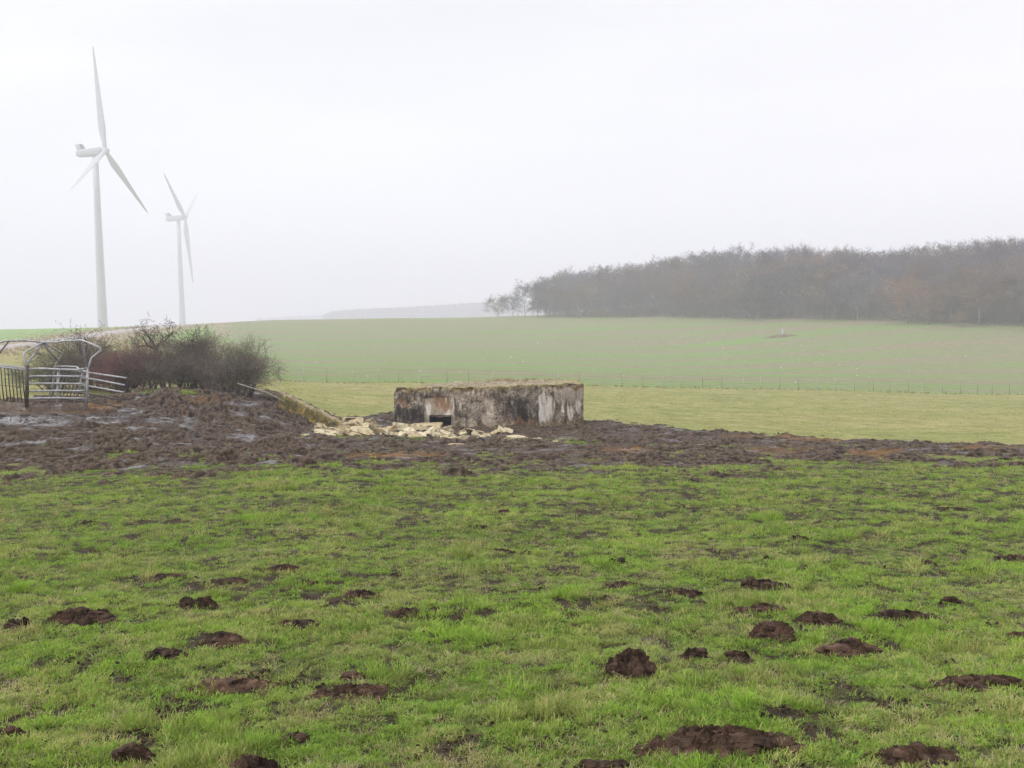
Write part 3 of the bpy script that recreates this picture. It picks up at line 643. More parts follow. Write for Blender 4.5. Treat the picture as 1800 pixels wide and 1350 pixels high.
# grass on the back pasture
N = 90000
r = 24 * (105 / 24) ** rng.random(N); a = R(37) * (2 * rng.random(N) - 1); x = r * np.sin(a); y = r * np.cos(a)
mm = mudmask(x, y); ok = (mm < -.2) & (y < fence_y(x) + 3) & (fbm(x, y, 2.5, 4, 85) > rng.normal(-.1, .3, N)) & (y > 22) & ~((x < -5.2) & (y < 39.5) & (x > -17))
x, y, r = x[ok], y[ok], r[ok]; n = len(x)
blades('tuft_h0', 30, .12, .055, .010, .8, M_GRASS, 80); blades('tuft_h1', 30, .12, .05, .010, 1.0, M_STRAW, 81)
scatter('distant_grass', np.stack([x, y, H(x, y) - .015], 1), (.45 + .010 * r) * (.6 + .5 * rng.random(n)), rng.choice([17, 18], n, p=[.42, .58]), 'yellowish short grass between the mud and the wire fence', 'grass', .1, 2)
def crumb(nm, seed):
    g_ = np.random.default_rng(seed); Vs = []; Qs = []; t_ = 0
    for k in range(7):
        s_ = g_.uniform(.004, .013); V, q = lump(g_, np.array([g_.normal(0, .035), g_.normal(0, .03), s_ * .4]), (s_ * 1.5, s_, s_ * .7), 1, seed + k, 9, 6); Vs.append(V); Qs.append(q + t_); t_ += len(V)
    V = np.concatenate(Vs); o = mesh_np(nm, V, np.concatenate(Qs), M_CLOD, smooth=False, attrs={'red': np.full(len(V), g_.random() * .6)}, link=False); lib.objects.link(o)
crumb('z_crumb0', 1); crumb('z_crumb1', 5); crumb('z_crumb2', 9)
N = 17000
r = 3 * (24 / 3) ** rng.random(N); a = R(37) * (2 * rng.random(N) - 1); x = r * np.sin(a); y = r * np.cos(a)
ok = ((fbm(x, y, .9, 5, 81) * .6 + .55 * fbm(x, y, .35, 3, 83)) > rng.normal(.28, .22, N)) & (mudmask(x, y) < .3); x, y = x[ok], y[ok]
scatter('soil_crumbs', np.stack([x, y, H(x, y)], 1), .28 + .55 * rng.random(len(x)) ** 2, rng.choice([19, 20, 21], len(x)), 'small dark soil crumbs trodden into the grass', 'soil crumbs', .3, 9)
# grassy fringe sprouting in the mud edge, around the stones and at the hedge foot
pts = []
for (cx, cy, a, b, nn) in [(660, 773, 130, 3, 260), (1000, 778, 60, 5, 130), (540, 768, 30, 6, 90), (900, 776, 80, 4, 120), (330, 690, 160, 4, 300), (1300, 790, 500, 14, 240), (400, 800, 400, 12, 200)]:
    for _ in range(nn): pts.append((cx + rng.normal() * a * .5, cy + rng.normal() * b * .5))
pts = np.array([ground_hit(px, py, 15, 60) for px, py in pts])
scatter('mud_edge_grass', pts + [0, 0, .03], 1.0 + .5 * rng.random(len(pts)), rng.choice([5, 6, 10, 11, 0], len(pts)), 'sparse green grass sprouting through the mud and rubble', 'grass', .2, 3)
# rough strip along the fence and the verges of the track
x = rng.uniform(-24, 60, 450); y = fence_y(x) + rng.normal(0, .35, len(x)); k_ = rng.random(len(x)) < .9
x2 = []; 
for _ in range(2500):
    s = rng.random() * (len(tp) - 1.001); i = int(s); q = tp[i] + (tp[i + 1] - tp[i]) * (s - i); x2.append((q[0] + rng.choice([-1, 1]) * (6 + abs(rng.normal()) * 9), q[1] + rng.normal() * 6))
x2 = np.array(x2)
xx = np.concatenate([x, x2[:, 0]]); yy = np.concatenate([y, x2[:, 1]])
scatter('rough_grass', np.stack([xx, yy, H(xx, yy) - .02], 1), np.concatenate([.5 + .6 * rng.random(len(x)), 1.0 + 1.2 * rng.random(len(x2))]), rng.choice([15, 16, 17], len(xx), p=[.3, .3, .4]), 'tan rough grass along the fence and the track verges', 'rough grass', .2, 4)

# soil crumbs
def stone_geo(g_, sx, sy, sz, cuts=3, rough=.06):
    """blocky rock: subdivided box pushed about by planes"""
    n = 6; lin = np.linspace(-1, 1, n + 1); V = []; key = {}; Fq = []
    def vid(p):
        k = tuple(np.round(p, 5))
        if k not in key: key[k] = len(V); V.append(p)
        return key[k]
    for ax in range(3):
        for sgn in (-1, 1):
            for i in range(n):
                for j in range(n):
                    q = []
                    for (u, v) in ((i, j), (i + 1, j), (i + 1, j + 1), (i, j + 1)):
                        p = [0, 0, 0]; p[ax] = sgn; p[(ax + 1) % 3] = lin[u]; p[(ax + 2) % 3] = lin[v]; q.append(vid(tuple(p)))
                    Fq.append(q if sgn > 0 else q[::-1])
    V = np.array(V, float)
    for _ in range(cuts + 4):
        nn = g_.normal(size=3); nn /= np.linalg.norm(nn); lim = g_.uniform(.62, 1.15); dd = V @ nn; V -= np.maximum(dd - lim, 0)[:, None] * nn
    nz = noise(V[:, 0] * 2 + V[:, 2] * 3 + g_.random() * 50, V[:, 1] * 2 - V[:, 2] * 1.7, 5); V *= (1 + rough * 2 * nz)[:, None]
    V += g_.normal(0, rough * .18, V.shape)
    V *= np.array([sx, sy, sz]) / 2
    return V, np.array(Fq)

# ------------------------------------------------------------------ bunker
def pl(px, d): return np.array([(px - 900) / F * d, d])
def gp(px, d):  # plan position at the photo column px (near the roof level), depth d
    return at(px, 690, d)[:2]
front = [gp(692.5, 38.6), gp(795, 37.75), gp(797, 37.5), gp(868, 36.7), gp(1025, 37.7)]
back = [gp(1014, 40.6), gp(905, 42.4), gp(765, 41.4)]
ring = front + back + [front[0]]
S = []; 
for a, b in zip(ring[:-1], ring[1:]):
    L = np.linalg.norm(b - a); m_ = max(2, int(L / .035)); 
    for i in range(m_): S.append(a + (b - a) * i / m_)
S = np.array(S); ns = len(S); cen = S.mean(0)
tan = np.roll(S, -2, 0) - np.roll(S, 2, 0); nor = np.stack([tan[:, 1], -tan[:, 0]], 1); nor /= np.linalg.norm(nor, axis=1)[:, None] + 1e-9
nor *= np.sign(((S - cen) * nor).sum(1))[:, None]
zt = .0
arc = np.r_[0, np.cumsum(np.linalg.norm(np.diff(S, axis=0), axis=1))]
topz = -.035 + .03 * (S[:, 0] + 4.4) / 7 + .05 * noise(arc * 1.1, arc * 0 + 3.3) + .04 * noise(arc * 4, arc * 0 + 1.1) + .02 * noise(arc * 14, arc * 0 + 7.1)
nz = 56; lv = np.linspace(0, 1, nz)
SX = np.repeat(S[None], nz, 0); ZZ = -2.1 + (topz[None] + 2.1) * lv[:, None]
AR = np.repeat(arc[None], nz, 0)
disp = .018 * fbm(AR, ZZ, .35, 5, 11) + .03 * fbm(AR, ZZ, 1.2, 2, 13)
chip = np.clip(fbm(AR, ZZ, .22, 3, 15) + .15, 0, 1) * sstep(.30, .0, topz[None] - ZZ)
disp -= .15 * chip
WX = SX[..., 0] + nor[None, :, 0] * disp; WY = SX[..., 1] + nor[None, :, 1] * disp
PX, PY = project(WX, WY, ZZ)
frontm = (AR < arc[np.argmin(np.hypot(S[:, 0] - front[-1][0], S[:, 1] - front[-1][1]))] + .01)
# recess above the opening
rec = frontm * sstep(743, 745.5, PX + (PY - 715) * .12) * (1 - sstep(792, 794, PX)) * sstep(696, 698, PY) * .035
WX -= nor[None, :, 0] * rec; WY -= nor[None, :, 1] * rec
ZZ = ZZ - .03 * chip * (lv[:, None] > .97)
def band(v, a, b, s): return sstep(a - s, a + s, v) * (1 - sstep(b - s, b + s, v))
nz1 = noise(AR * 9, ZZ * 2, 77); nz2 = fbm(AR, ZZ * .35, .18, 4, 78)
pxw = PX + nz1 * 3
lime = np.zeros_like(PX); pale = lime.copy(); rust = lime.copy(); dark = lime.copy()
for (a, b, c, d, s) in [(948, 958, 694, 738, 1), (958, 968, 696, 742, .9), (966, 974, 700, 728, .8), (987, 992, 700, 727, 1), (998, 1006, 706, 738, 1), (1014, 1020, 706, 724, .8), (750, 756, 711, 734, 1), (783, 786, 700, 716, .8), (794, 797, 700, 748, .6), (807, 811, 706, 719, .7), (899, 902, 706, 713, .6), (940, 946, 704, 712, .6)]:
    lime = np.maximum(lime, s * band(pxw, a, b, 1.2) * band(PY + nz2 * 10, c, d, 3))
lime = np.maximum(lime, .9 * band(PX, 780.5, 791.5, .6) * band(PY, 719 + np.clip(np.abs(PX - 786) - 2.5, 0, 9) * 1.2, 732, .7))
for (a, b, c, d, s) in [(745, 793, 702, 731, .75), (740, 775, 699, 712, .8), (975, 1025, 683, 706, .8), (795, 850, 690, 700, .5), (848, 868, 700, 748, .55), (835, 875, 680, 690, .6), (1005, 1026, 700, 730, .45), (925, 945, 685, 700, .3), (855, 868, 735, 750, .5), (780, 800, 688, 698, .5)]:
    pale = np.maximum(pale, s * band(PX + nz2 * 10, a, b, 4) * band(PY + nz2 * 8, c, d, 4))
for (a, b, c, d, s) in [(764, 788, 697, 724, .95), (694, 714, 700, 713, .7), (1002, 1024, 673, 686, .5), (885, 945, 738, 748, .7), (848, 866, 696, 706, .3), (755, 765, 702, 730, .35), (960, 1026, 738, 746, .3)]:
    rust = np.maximum(rust, s * band(PX + nz2 * 10, a, b, 5) * band(PY + nz2 * 8, c, d, 4))
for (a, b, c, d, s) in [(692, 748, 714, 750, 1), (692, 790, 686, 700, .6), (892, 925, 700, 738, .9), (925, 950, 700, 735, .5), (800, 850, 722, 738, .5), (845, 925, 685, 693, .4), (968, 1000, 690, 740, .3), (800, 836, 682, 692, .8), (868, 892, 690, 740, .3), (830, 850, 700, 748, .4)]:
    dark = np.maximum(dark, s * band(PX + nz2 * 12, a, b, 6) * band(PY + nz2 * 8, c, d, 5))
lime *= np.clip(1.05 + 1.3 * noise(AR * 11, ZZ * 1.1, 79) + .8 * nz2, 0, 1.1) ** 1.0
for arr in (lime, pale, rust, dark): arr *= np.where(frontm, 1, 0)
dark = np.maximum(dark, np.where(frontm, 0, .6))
moss = 1.3 * sstep(.22, .03, topz[None] - ZZ + .07 * nz2) * (.6 + .4 * noise(AR * .8, AR * 0, 5)) + .35 * sstep(-1.25, -1.5, ZZ)
idx = np.arange(nz * ns).reshape(nz, ns); nx = np.roll(idx, -1, 1)
quads = np.stack([idx[:-1], nx[:-1], nx[1:], idx[1:]], -1).reshape(-1, 4)
qp, qy, qf = PX.ravel()[quads].mean(1), PY.ravel()[quads].mean(1), frontm.ravel()[quads].min(1)
hole = (qp > 754) & (qp < 793) & (qy > 733) & (qy < 752) & (qf > 0)
bunk = empty('concrete_bunker', (float(cen[0]), float(cen[1]), -1.5), label='low weathered concrete bunker half sunk in mud with stained walls', cat='bunker')
off = np.array([cen[0], cen[1], -1.5])
V = np.stack([WX, WY, ZZ], -1).reshape(-1, 3) - off
wallo = mesh_np('wall', V, quads[~hole], M_CONC, bunk, attrs={'lime': lime, 'pale': pale, 'rust': rust, 'dark': dark, 'moss': np.clip(moss, 0, 1)})
# opening lining
jl, jr = gp(753.5, 38.05), gp(793.5, 37.72); z0, z1 = -1.62, -1.06
ib = MB(); inn = np.array([.0, 1.6])
o1, o2 = jl + [0, .0], jr + [0, .0]; o3, o4 = jr + inn, jl + inn
def q4(a, b, c, d, za, zb, zc, zd): return [(a[0], a[1], za), (b[0], b[1], zb), (c[0], c[1], zc), (d[0], d[1], zd)]
ib.add(np.array(q4(o1, o2, o3, o4, z1, z1, z1, z1)) - off, [(0, 1, 2, 3)]); ib.add(np.array(q4(o1, o4, o4, o1, z0, z0, z1, z1)) - off, [(0, 1, 2, 3)])
ib.add(np.array(q4(o2, o3, o3, o2, z0, z0, z1, z1)) - off, [(0, 1, 2, 3)]); ib.add(np.array(q4(o4, o3, o3, o4, z0, z0, z1, z1)) - off, [(0, 1, 2, 3)])
ib.build('embrasure', M_DARK, bunk)
# roof: concentric fill
rings = 40; Rv = []; Rm = []
top = np.stack([WX[-1], WY[-1], ZZ[-1]], 1); c3 = np.array([cen[0], cen[1], 0.03])
for i in range(rings + 1):
    t = i / rings; p = top * (1 - t) + c3 * t; xy = S * (1 - t) + cen * t
    hgt = sstep(0, .35, t) * .01 + (fbm(xy[:, 0], xy[:, 1], .5, 4, 7) * .03 + .03 * gau(xy[:, 0], xy[:, 1], .2, 40.3, 2.6, 2.0)) * sstep(0, .12, t)
    p = p.copy(); p[:, 2] += hgt; Rv.append(p); Rm.append(np.clip(1 - t * 4 + .5 * fbm(xy[:, 0], xy[:, 1], .7, 3, 17), 0, 1))
Rv = np.concatenate(Rv) - off; idx = np.arange((rings + 1) * ns).reshape(rings + 1, ns); nx = np.roll(idx, -1, 1)
mesh_np('roof', Rv, np.stack([idx[:-1], nx[:-1], nx[1:], idx[1:]], -1).reshape(-1, 4), M_ROOF, bunk, attrs={'moss': np.concatenate(Rm)})
pts = []
for _ in range(80):
    px, d = (rng.normal(880, 22), rng.uniform(38.5, 41.3)) if rng.random() < .5 else (rng.uniform(830, 985), rng.uniform(38.8, 40.8))
    q = gp(px, d); pts.append((q[0], q[1], .0 + .03 * gau(q[0], q[1], .2, 40.3, 2.6, 2.0)))
pts = np.array(pts)
scatter('roof_grass', pts, .3 + .45 * rng.random(len(pts)), rng.choice([15, 16, 8], len(pts), p=[.45, .4, .15]), 'dry tan grass growing on the flat bunker roof', 'dry grass', .2, 5)

# wing wall beside the bank
A0, A1 = at(490, 690, 37.4), at(604, 746, 35.4)
nq = 70; V = []; at_m = []
for i in range(nq + 1):
    t = i / nq; p = A0 * (1 - t) + A1 * t; wd = .26
    dn = (A1 - A0)[:2]; dn = dn / np.linalg.norm(dn); nn = np.array([-dn[1], dn[0]])
    if nn[1] < 0: nn = -nn
    tz = p[2] + .06 * noise(i * .35, 4.4) + .05 * noise(i * 1.3, 2.2)
    for (o_, dz) in ((-.10, -1.6), (-.06, -.75), (-.03, -.4), (-.01, -.18), (0, -.02), (.02, .0), (.12, .01), (.20, .01), (wd, -.01), (wd + .01, -.5), (wd + .1, -1.6)):
        w2 = .06 * noise(i * .5, dz * 6 + 9)
        V.append((p[0] + nn[0] * (o_ + w2), p[1] + nn[1] * (o_ + w2), tz + dz)); at_m.append((.8 if o_ < 0.05 else .4) if dz > -1 else .5)
k_ = 11; fq = [(i * k_ + j, (i + 1) * k_ + j, (i + 1) * k_ + j + 1, i * k_ + j + 1) for i in range(nq) for j in range(k_ - 1)]
V = np.array(V); base = V[k_ * 35 + 2].copy()
ww = mesh_np('wing_wall', V - base, [fq], M_CONC, loc=tuple(base), attrs={'lime': 0 * np.array(at_m), 'pale': [0.25 if 4 <= i % k_ <= 8 else 0 for i in range(len(V))], 'rust': [.1 if 4 <= i % k_ <= 8 else 0.05 for i in range(len(V))], 'dark': [.0 if 5 <= i % k_ <= 8 else 1.0 for i in range(len(V))], 'moss': np.clip(np.array(at_m), 0, 1)})
tag(ww, 'sloping mossy concrete wall beside the mud bank left of the bunker', 'wall')

# pole lying on the mud bank, white litter
mb = MB(); pp = [at(418, 674, 38.0), at(440, 681, 37.7), at(470, 690, 37.2), at(500, 706, 36.4)]
pp = [np.array([p[0], p[1], max(float(H(p[0], p[1])) + .10, p[2])]) for p in pp]; b0 = pp[0].copy()
mb.tube([p - b0 for p in pp], [.022, .02, .022, .015], 8); o = mb.build('wooden_pole', M_WPOST, smooth=True, loc=tuple(b0)); tag(o, 'weathered grey pole lying on the brow of the mud bank', 'pole')

# ------------------------------------------------------------------ limestone rubble
def add_stone(px, py, wpx, hpx, lab, grp, seed, up=0.0, dep=None, tilt=.2, d=None, cuts=3):
    g_ = np.random.default_rng(seed)
    p = ground_hit(px, py, 15, 60); dd = p[1]; W = wpx / F * dd; Hh = hpx / F * dd
    V, q = stone_geo(g_, W, dep or W * g_.uniform(.6, .9), Hh * 1.12, 3)
    o = mesh_np('limestone_block', V, q, M_STONE, smooth=False, loc=(p[0], p[1], p[2] + Hh * .34 + up))
    o.rotation_euler = (g_.normal(0, tilt), g_.normal(0, tilt * .7), g_.normal(0, .5)); tag(o, lab, 'stone', grp); return o
GR = 'pale limestone rubble in front of the bunker'
sp = [
 (708, 762, 30, 20, 'large square cream block near the middle of the rubble, left of the slab', .0, .12),
 (748, 756, 58, 7, 'long flat tan slab lying on the top right of the rubble below the opening', .10, .03),
 (718, 757, 44, 6, 'flat tan slab just left of the topmost slab of the rubble', .10, .05),
 (572, 745, 30, 8, 'flat pinkish stone on the upper left end of the rubble pile', .08, .1),
 (618, 752, 42, 9, 'wide flat stone on top of the left heap', .22, .08),
 (676, 766, 34, 16, 'big pale boulder between the left heap and the square block', .03, .2),
 (592, 764, 34, 13, 'cream block at the lower left of the left heap', .0, .3),
 (640, 768, 50, 18, 'bright tilted slab at the foot of the left heap', .02, .45),
 (535, 768, 20, 6, 'outlying stone half in the grass left of the rubble', .0, .1),
 (548, 761, 16, 6, 'small brown stone at the far left of the rubble', .0, .1),
 (805, 786, 42, 7, 'long low stone in the mud below the rubble, nearest the camera', .0, .06),
 (850, 786, 34, 4, 'thin stone flush with the mud right of the long low stone', .0, .04),
 (895, 775, 52, 8, 'pale flat slab on the right end of the rubble', .0, .05),
 (908, 784, 20, 7, 'small stone below the flat slab at the right end', .0, .2),
 (937, 779, 14, 9, 'small pointed white stone right of the rubble', .0, .3),
 (951, 776, 13, 6, 'white sliver of stone leaning beside the pointed one', .0, .5),
 (980, 780, 20, 6, 'mossy stone alone in the mud, farthest right of the rubble', .0, .1),
 (880, 769, 16, 4, 'small flat stone behind the slab at the right end', .0, .1),
 (830, 765, 34, 8, 'tilted tan slab right of the rubble middle', .05, .3),
]
for k, (px, py, w, h, lab, up, tl) in enumerate(sp): add_stone(px, py, w, h, lab, GR, 300 + k, up, None, tl)
def fill(n, x0, x1, y0, y1, sizes, lab, seed, hump):
    g_ = np.random.default_rng(seed)
    for k in range(n):
        u, v = g_.random(2); px = x0 + (x1 - x0) * u; py = y0 + (y1 - y0) * v
        up = hump * (1 - v) * math.sin(math.pi * min(max(u, .05), .95)) * g_.uniform(.3, 1)
        add_stone(px, py, g_.uniform(*sizes), g_.uniform(5, 11), lab, GR, seed * 50 + k, up, None, .55)
fill(40, 562, 662, 752, 771, (14, 40), 'one of the cream blocks piled in the left heap of the rubble', 5, .20)
fill(36, 655, 800, 757, 771, (12, 34), 'one of the broken blocks in the low middle of the rubble', 6, .05)
fill(18, 770, 905, 764, 777, (12, 30), 'one of the small tan stones thinning out to the right of the rubble', 7, .03)

# ------------------------------------------------------------------ cattle feeder
D0 = 29.6
fb = at(100, 722, D0); fd = empty('cattle_feeder', tuple(fb), label='bent galvanised ring feeder for cattle standing in the mud at left', cat='cattle feeder')
def fp(px, py, d=D0): return at(px, py, d) - fb
def tubes(name, paths, rad, mat, parent=fd):
    for p in paths:
        mb = MB(); mb.tube([fp(*q) for q in p], rad, 8); mb.build(name, mat, parent, smooth=True)
DM = 30.3
tubes('hoop', [
 [(-40, 620, 30.4), (-15, 610, 30.2), (0, 602, 30.1), (10, 599, 30.1), (45, 598.5, 30.1), (60, 600, DM), (76, 602, DM)],
 [(76, 602, DM), (104, 601.5, 30.1), (110, 599.5, 30), (144, 598, 29.9), (160, 604, 29.8), (176, 611, 29.7), (177.5, 616, 29.7), (170, 622, 29.7), (161, 629, 29.65), (158, 637, D0), (154.5, 652, D0)],
 [(76, 602, DM), (60, 610, 30), (43, 620, 29.7), (41.5, 627, D0), (46, 636, D0), (48.5, 648, D0)],
 [(78, 603, DM), (95, 613, 30.5), (109.5, 621, 30.9), (109, 626, 31), (101, 636, 31.2), (96, 646, 31.3), (92, 690, 31.6), (84, 706, 31.7)],
 [(15, 600, 30.1), (8, 609, 30.4), (0, 619, 30.8), (-8, 634, 31.2)]], .029, M_GALV)
tubes('strut', [[(74, 605, DM), (48, 638, D0)], [(77, 605, DM), (101, 633, 31.1)], [(145, 599, 29.9), (148, 622, 30.4), (152, 647, 30.6)]], .03, M_GALV)
mb = MB(); mb.tube([fp(48, 642), fp(47, 716)], .055, 8); mb.build('post', M_DBAR, fd, True)
mb = MB(); mb.tube([fp(103, 648, 29.65), fp(101.5, 680, 29.65), fp(100.5, 712, 29.65)], .04, 8); mb.build('post', M_GALV, fd, True)
mb = MB(); mb.tube([fp(154.5, 648), fp(153.5, 680), fp(151.5, 710)], .036, 8); mb.build('post', M_GALV, fd, True)
for i, (ya, yb, yc) in enumerate([(648.5, 649.5, 647.5), (661.5, 661, 662), (674.5, 674, 674), (687.5, 686.5, 686), (700.5, 699.5, 700)]):
    mb = MB(); mb.tube([fp(50, ya), fp(75, ya - .6), fp(102, yb), fp(136, yb + .6), fp(154, yc)], .026 if i else .032, 8); mb.build('rail', M_GALV, fd, True)
tubes('rail', [[(96, 645, 30.4), (112, 644, 30.6), (135, 645, 30.6), (140, 650, 30.3), (154, 654, 29.8)]], .028, M_GALV)
# left panel with upright bars
for (pa, pb) in [((-90, 634, 31.6), (47, 650.5, D0)), ((-90, 630.5, 31.7), (47, 647.5, 29.7))]: tubes('rail', [[pa, pb]], .026, M_GALV)
tubes('rail', [[(-90, 669, 31.6), (47, 681, D0)]], .008, M_DBAR)
for i in range(17):
    xx_ = 39 - i * 6.3; t = (47 - xx_) / 137.; dd = D0 + 2.0 * t; yt = 650 - 16.5 * t; yb = 709 - 15 * t
    tubes('upright_bar', [[(xx_, yt, dd), (xx_ + 2.4, yt + 30, dd), (xx_ + 5.5, yb, dd)]], .017, M_DBAR)
# back panel seen through the front
tubes('rail', [[(51, 666, 31.9), (92, 655, 32.3), (150, 662, 32.0)], [(100, 688, 32.2), (160, 693, 31.6)], [(100, 698, 32), (155, 708, 31.2)]], .022, M_DBAR)
for i in range(11):
    xx_ = 88 + i * 6.2; tubes('upright_bar', [[(xx_ + 7, 656, 32.2), (xx_ + 3, 680, 32.1), (xx_ - 5, 708, 32.0)]], .015 if i % 2 else .018, M_DBAR)
# leaning gate
gt = empty('field_gate', tuple(at(180, 700, 30)), label='broken five-bar tube gate leaning out to the right of the cattle feeder', cat='gate')
gb = at(180, 700, 30)
for i, (pa, pb) in enumerate([((128, 651, 30.6), (222, 664.5, 29.2)), ((138, 662.5, 30.5), (219, 677, 29.2)), ((138, 675.5, 30.5), (217, 689.5, 29.2)), ((134, 689, 30.5), (214, 703, 29.2)), ((138, 701.5, 30.5), (212, 716, 29.2))]):
    mb = MB(); a, b = at(*pa) - gb, at(*pb) - gb; mb.tube([a, (a + b) / 2 + [0, 0, .012 * (i % 2)], b], .026, 8); mb.build('rail', M_GALV if i < 3 else M_DBAR, gt, True)
mb = MB(); mb.tube([at(146, 648, 30.35) - gb, at(140, 680, 30.42) - gb, at(130, 712, 30.5) - gb], .026, 8); mb.build('upright', M_GALV, gt, True)
# skirt
def skirt(pa, pb, h, name='skirt_panel'):
    mb = MB(); a = fp(*pa); b = fp(*pb); mb.plank(a, b, h, .03); mb.build(name, M_SKIRT, fd, bevel=.006)
skirt((-90, 708, 31.6), (46, 726, D0), .24); skirt((48, 726, D0), (88, 725, 29.62), .23); skirt((89.5, 722, 29.62), (110, 722, 29.6), .12); skirt((111, 724, 29.62), (122, 724, 29.62), .24); skirt((124, 724, D0), (151, 723, D0), .235)
skirt((60, 705, 31.9), (150, 707, 31.7), .2); skirt((150, 712, 31.6), (154, 722, D0), .2)

# ------------------------------------------------------------------ twig generators
def grow(g_, p, d, L, r, lev, out, ends, nseg, spread, up, wob):
    """recursive limbs; out collects segments, ends collects twig anchors"""
    step = L / nseg; pts = [p]
    for i in range(nseg):
        d = d + g_.normal(0, wob, 3) + np.array([0, 0, up]); d /= np.linalg.norm(d)
        q = p + d * step; ra = r * (1 - .75 * i / nseg); rb = r * (1 - .75 * (i + 1) / nseg)
        out.append((*p, *q, ra, rb)); p = q
        if lev > 0 and i >= (1 if lev > 1 else 0):
            for _ in range(2 if lev == 1 else (1 + (g_.random() < .6))):
                a = g_.normal(0, 1, 3); a -= d * a.dot(d); a /= np.linalg.norm(a); nd = d * (1 - spread * g_.uniform(.6, 1)) + a * spread * g_.uniform(.8, 1.3); nd /= np.linalg.norm(nd)
                grow(g_, p, nd, L * g_.uniform(.42, .66), max(rb * .6, .004), lev - 1, out, ends, max(2, nseg - 1), spread, up, wob)
        if lev == 0 or i == nseg - 1: ends.append((*p, *d))
def twigs(g_, ends, n, L, r, up=.15, spread=.9, fork=True):
    E = np.repeat(np.array(ends), n, 0); m_ = len(E); d = E[:, 3:] + g_.normal(0, spread, (m_, 3)) + [0, 0, up]; d /= np.linalg.norm(d, axis=1)[:, None]
    l = L * g_.uniform(.4, 1.2, m_)[:, None]; p0 = E[:, :3]; p1 = p0 + d * l
    S1 = np.c_[p0, p1, np.full(m_, r), np.full(m_, r * .5)]
    if not fork: return S1
    d2 = d + g_.normal(0, .55, (m_, 3)); d2 /= np.linalg.norm(d2, axis=1)[:, None]; pm = p0 + d * l * .5; S2 = np.c_[pm, pm + d2 * l * .7, np.full(m_, r * .7), np.full(m_, r * .35)]
    d3 = d + g_.normal(0, .55, (m_, 3)); d3 /= np.linalg.norm(d3, axis=1)[:, None]; S3 = np.c_[p1, p1 + d3 * l * .6, np.full(m_, r * .6), np.full(m_, r * .3)]
    return np.concatenate([S1, S2, S3])
def leaves(name, g_, ends, n, size, spread, mat, parent):
    E = np.array(ends); E = E[g_.integers(0, len(E), n)]; c = E[:, :3] + g_.normal(0, spread, (n, 3))
    a = g_.normal(size=(n, 3)); a /= np.linalg.norm(a, axis=1)[:, None]; b = np.cross(a, g_.normal(size=(n, 3))); b /= np.linalg.norm(b, axis=1)[:, None]
    s = size * g_.uniform(.5, 1.1, (n, 1)); V = np.stack([c - a * s, c + b * s * .7, c + a * s, c - b * s * .7], 1).reshape(-1, 3)
    return mesh_np(name, V, np.arange(4 * n).reshape(-1, 4), mat, parent, False, attrs={'rnd': np.repeat(g_.random(n), 4)})

# forest tree prototypes (height about 17 m)
protos = []
def make_tree(seed, ht, form, tm, leafmat=None, nleaf=0, ntw=4):
    g_ = np.random.default_rng(seed); root = empty('forest_tree')
    out = []; ends = []; d = np.array([g_.normal(0, .04), g_.normal(0, .04), 1.0]); p = np.zeros(3) - [0, 0, .5]; th = ht * (.78 if form == 'tall' else .55); ns_ = 8; r = ht * .0125
    for i in range(ns_):
        d = d + g_.normal(0, .05, 3) * [1, 1, 0]; d /= np.linalg.norm(d); q = p + d * (th / ns_); ra, rb = r * (1 - .08 * i), r * (1 - .08 * (i + 1)); out.append((*p, *q, ra, rb)); p = q
        if i >= (1 if form == 'round' else 2):
            for _ in range(3):
                a = g_.random() * 6.283; el = g_.uniform(.35, .95) if form == 'tall' else g_.uniform(.15, .9)
                nd = np.array([math.cos(a) * math.cos(el), math.sin(a) * math.cos(el), math.sin(el)]); LL = ht * (.20 + .10 * math.sin(math.pi * i / ns_)) * g_.uniform(.8, 1.2) * (1.15 if form == 'round' else 1)
                grow(g_, p, nd, LL, rb * .45, 2, out, ends, 3, .62, .09, .13)
    nt = 1 + ns_; 
    grow(g_, p, d, ht * .24, r * .4, 2, out, ends, 4, .6, .1, .12)
    seg_mesh('trunk', out, M_BARK, root, 4)
    seg_mesh('crown', twigs(g_, ends, ntw + 1, .72, .019, .25, .8), tm, root, 3)
    if leafmat: leaves('leaves', g_, ends, nleaf, .16, .55, leafmat, root)
    return root
kids = {}
def proto(*a, **k):
    r = make_tree(*a, **k); kids[r.name] = list(r.children); protos.append(r); return r
P_ = [proto(501, 17, 'tall', M_TWIG), proto(502, 18, 'tall', M_TWIGB), proto(503, 16, 'round', M_TWIG), proto(504, 17, 'tall', M_TWIG, ntw=5), proto(505, 15, 'round', M_TWIGB, M_LBROWN, 900),
      proto(506, 16, 'round', M_TWIGB, M_LORANGE, 2600), proto(507, 15, 'round', M_TWIG, M_LYELLOW, 2000), proto(508, 17, 'tall', M_TWIG, M_LBROWN, 1500), proto(509, 12, 'round', M_TWIG, ntw=4), proto(510, 13, 'round', M_TWIG, ntw=4)]
used = set()
def place(pr, x, y, s, rz, label, group, sz=1.0, fat=1.0):
    if pr.name in used:
        o = pr.copy(); COL.objects.link(o)
        for ch in kids[pr.name]:
            c_ = ch.copy(); COL.objects.link(c_); c_.parent = o
    else: o = pr; used.add(pr.name)
    o.location = (x, y, float(H(x, y)) - .1); o.scale = (s * fat, s * fat, s * sz); o.rotation_euler = (0, 0, rz); tag(o, label, 'tree', group); return o
G1 = 'trees of the misty wood on the hill'
base_d = lambda px: float(np.interp(px, [0, 480, 690, 900, 1200, 1500, 1800, 2200], [380, 370, 362, 352, 300, 251, 221, 190]))
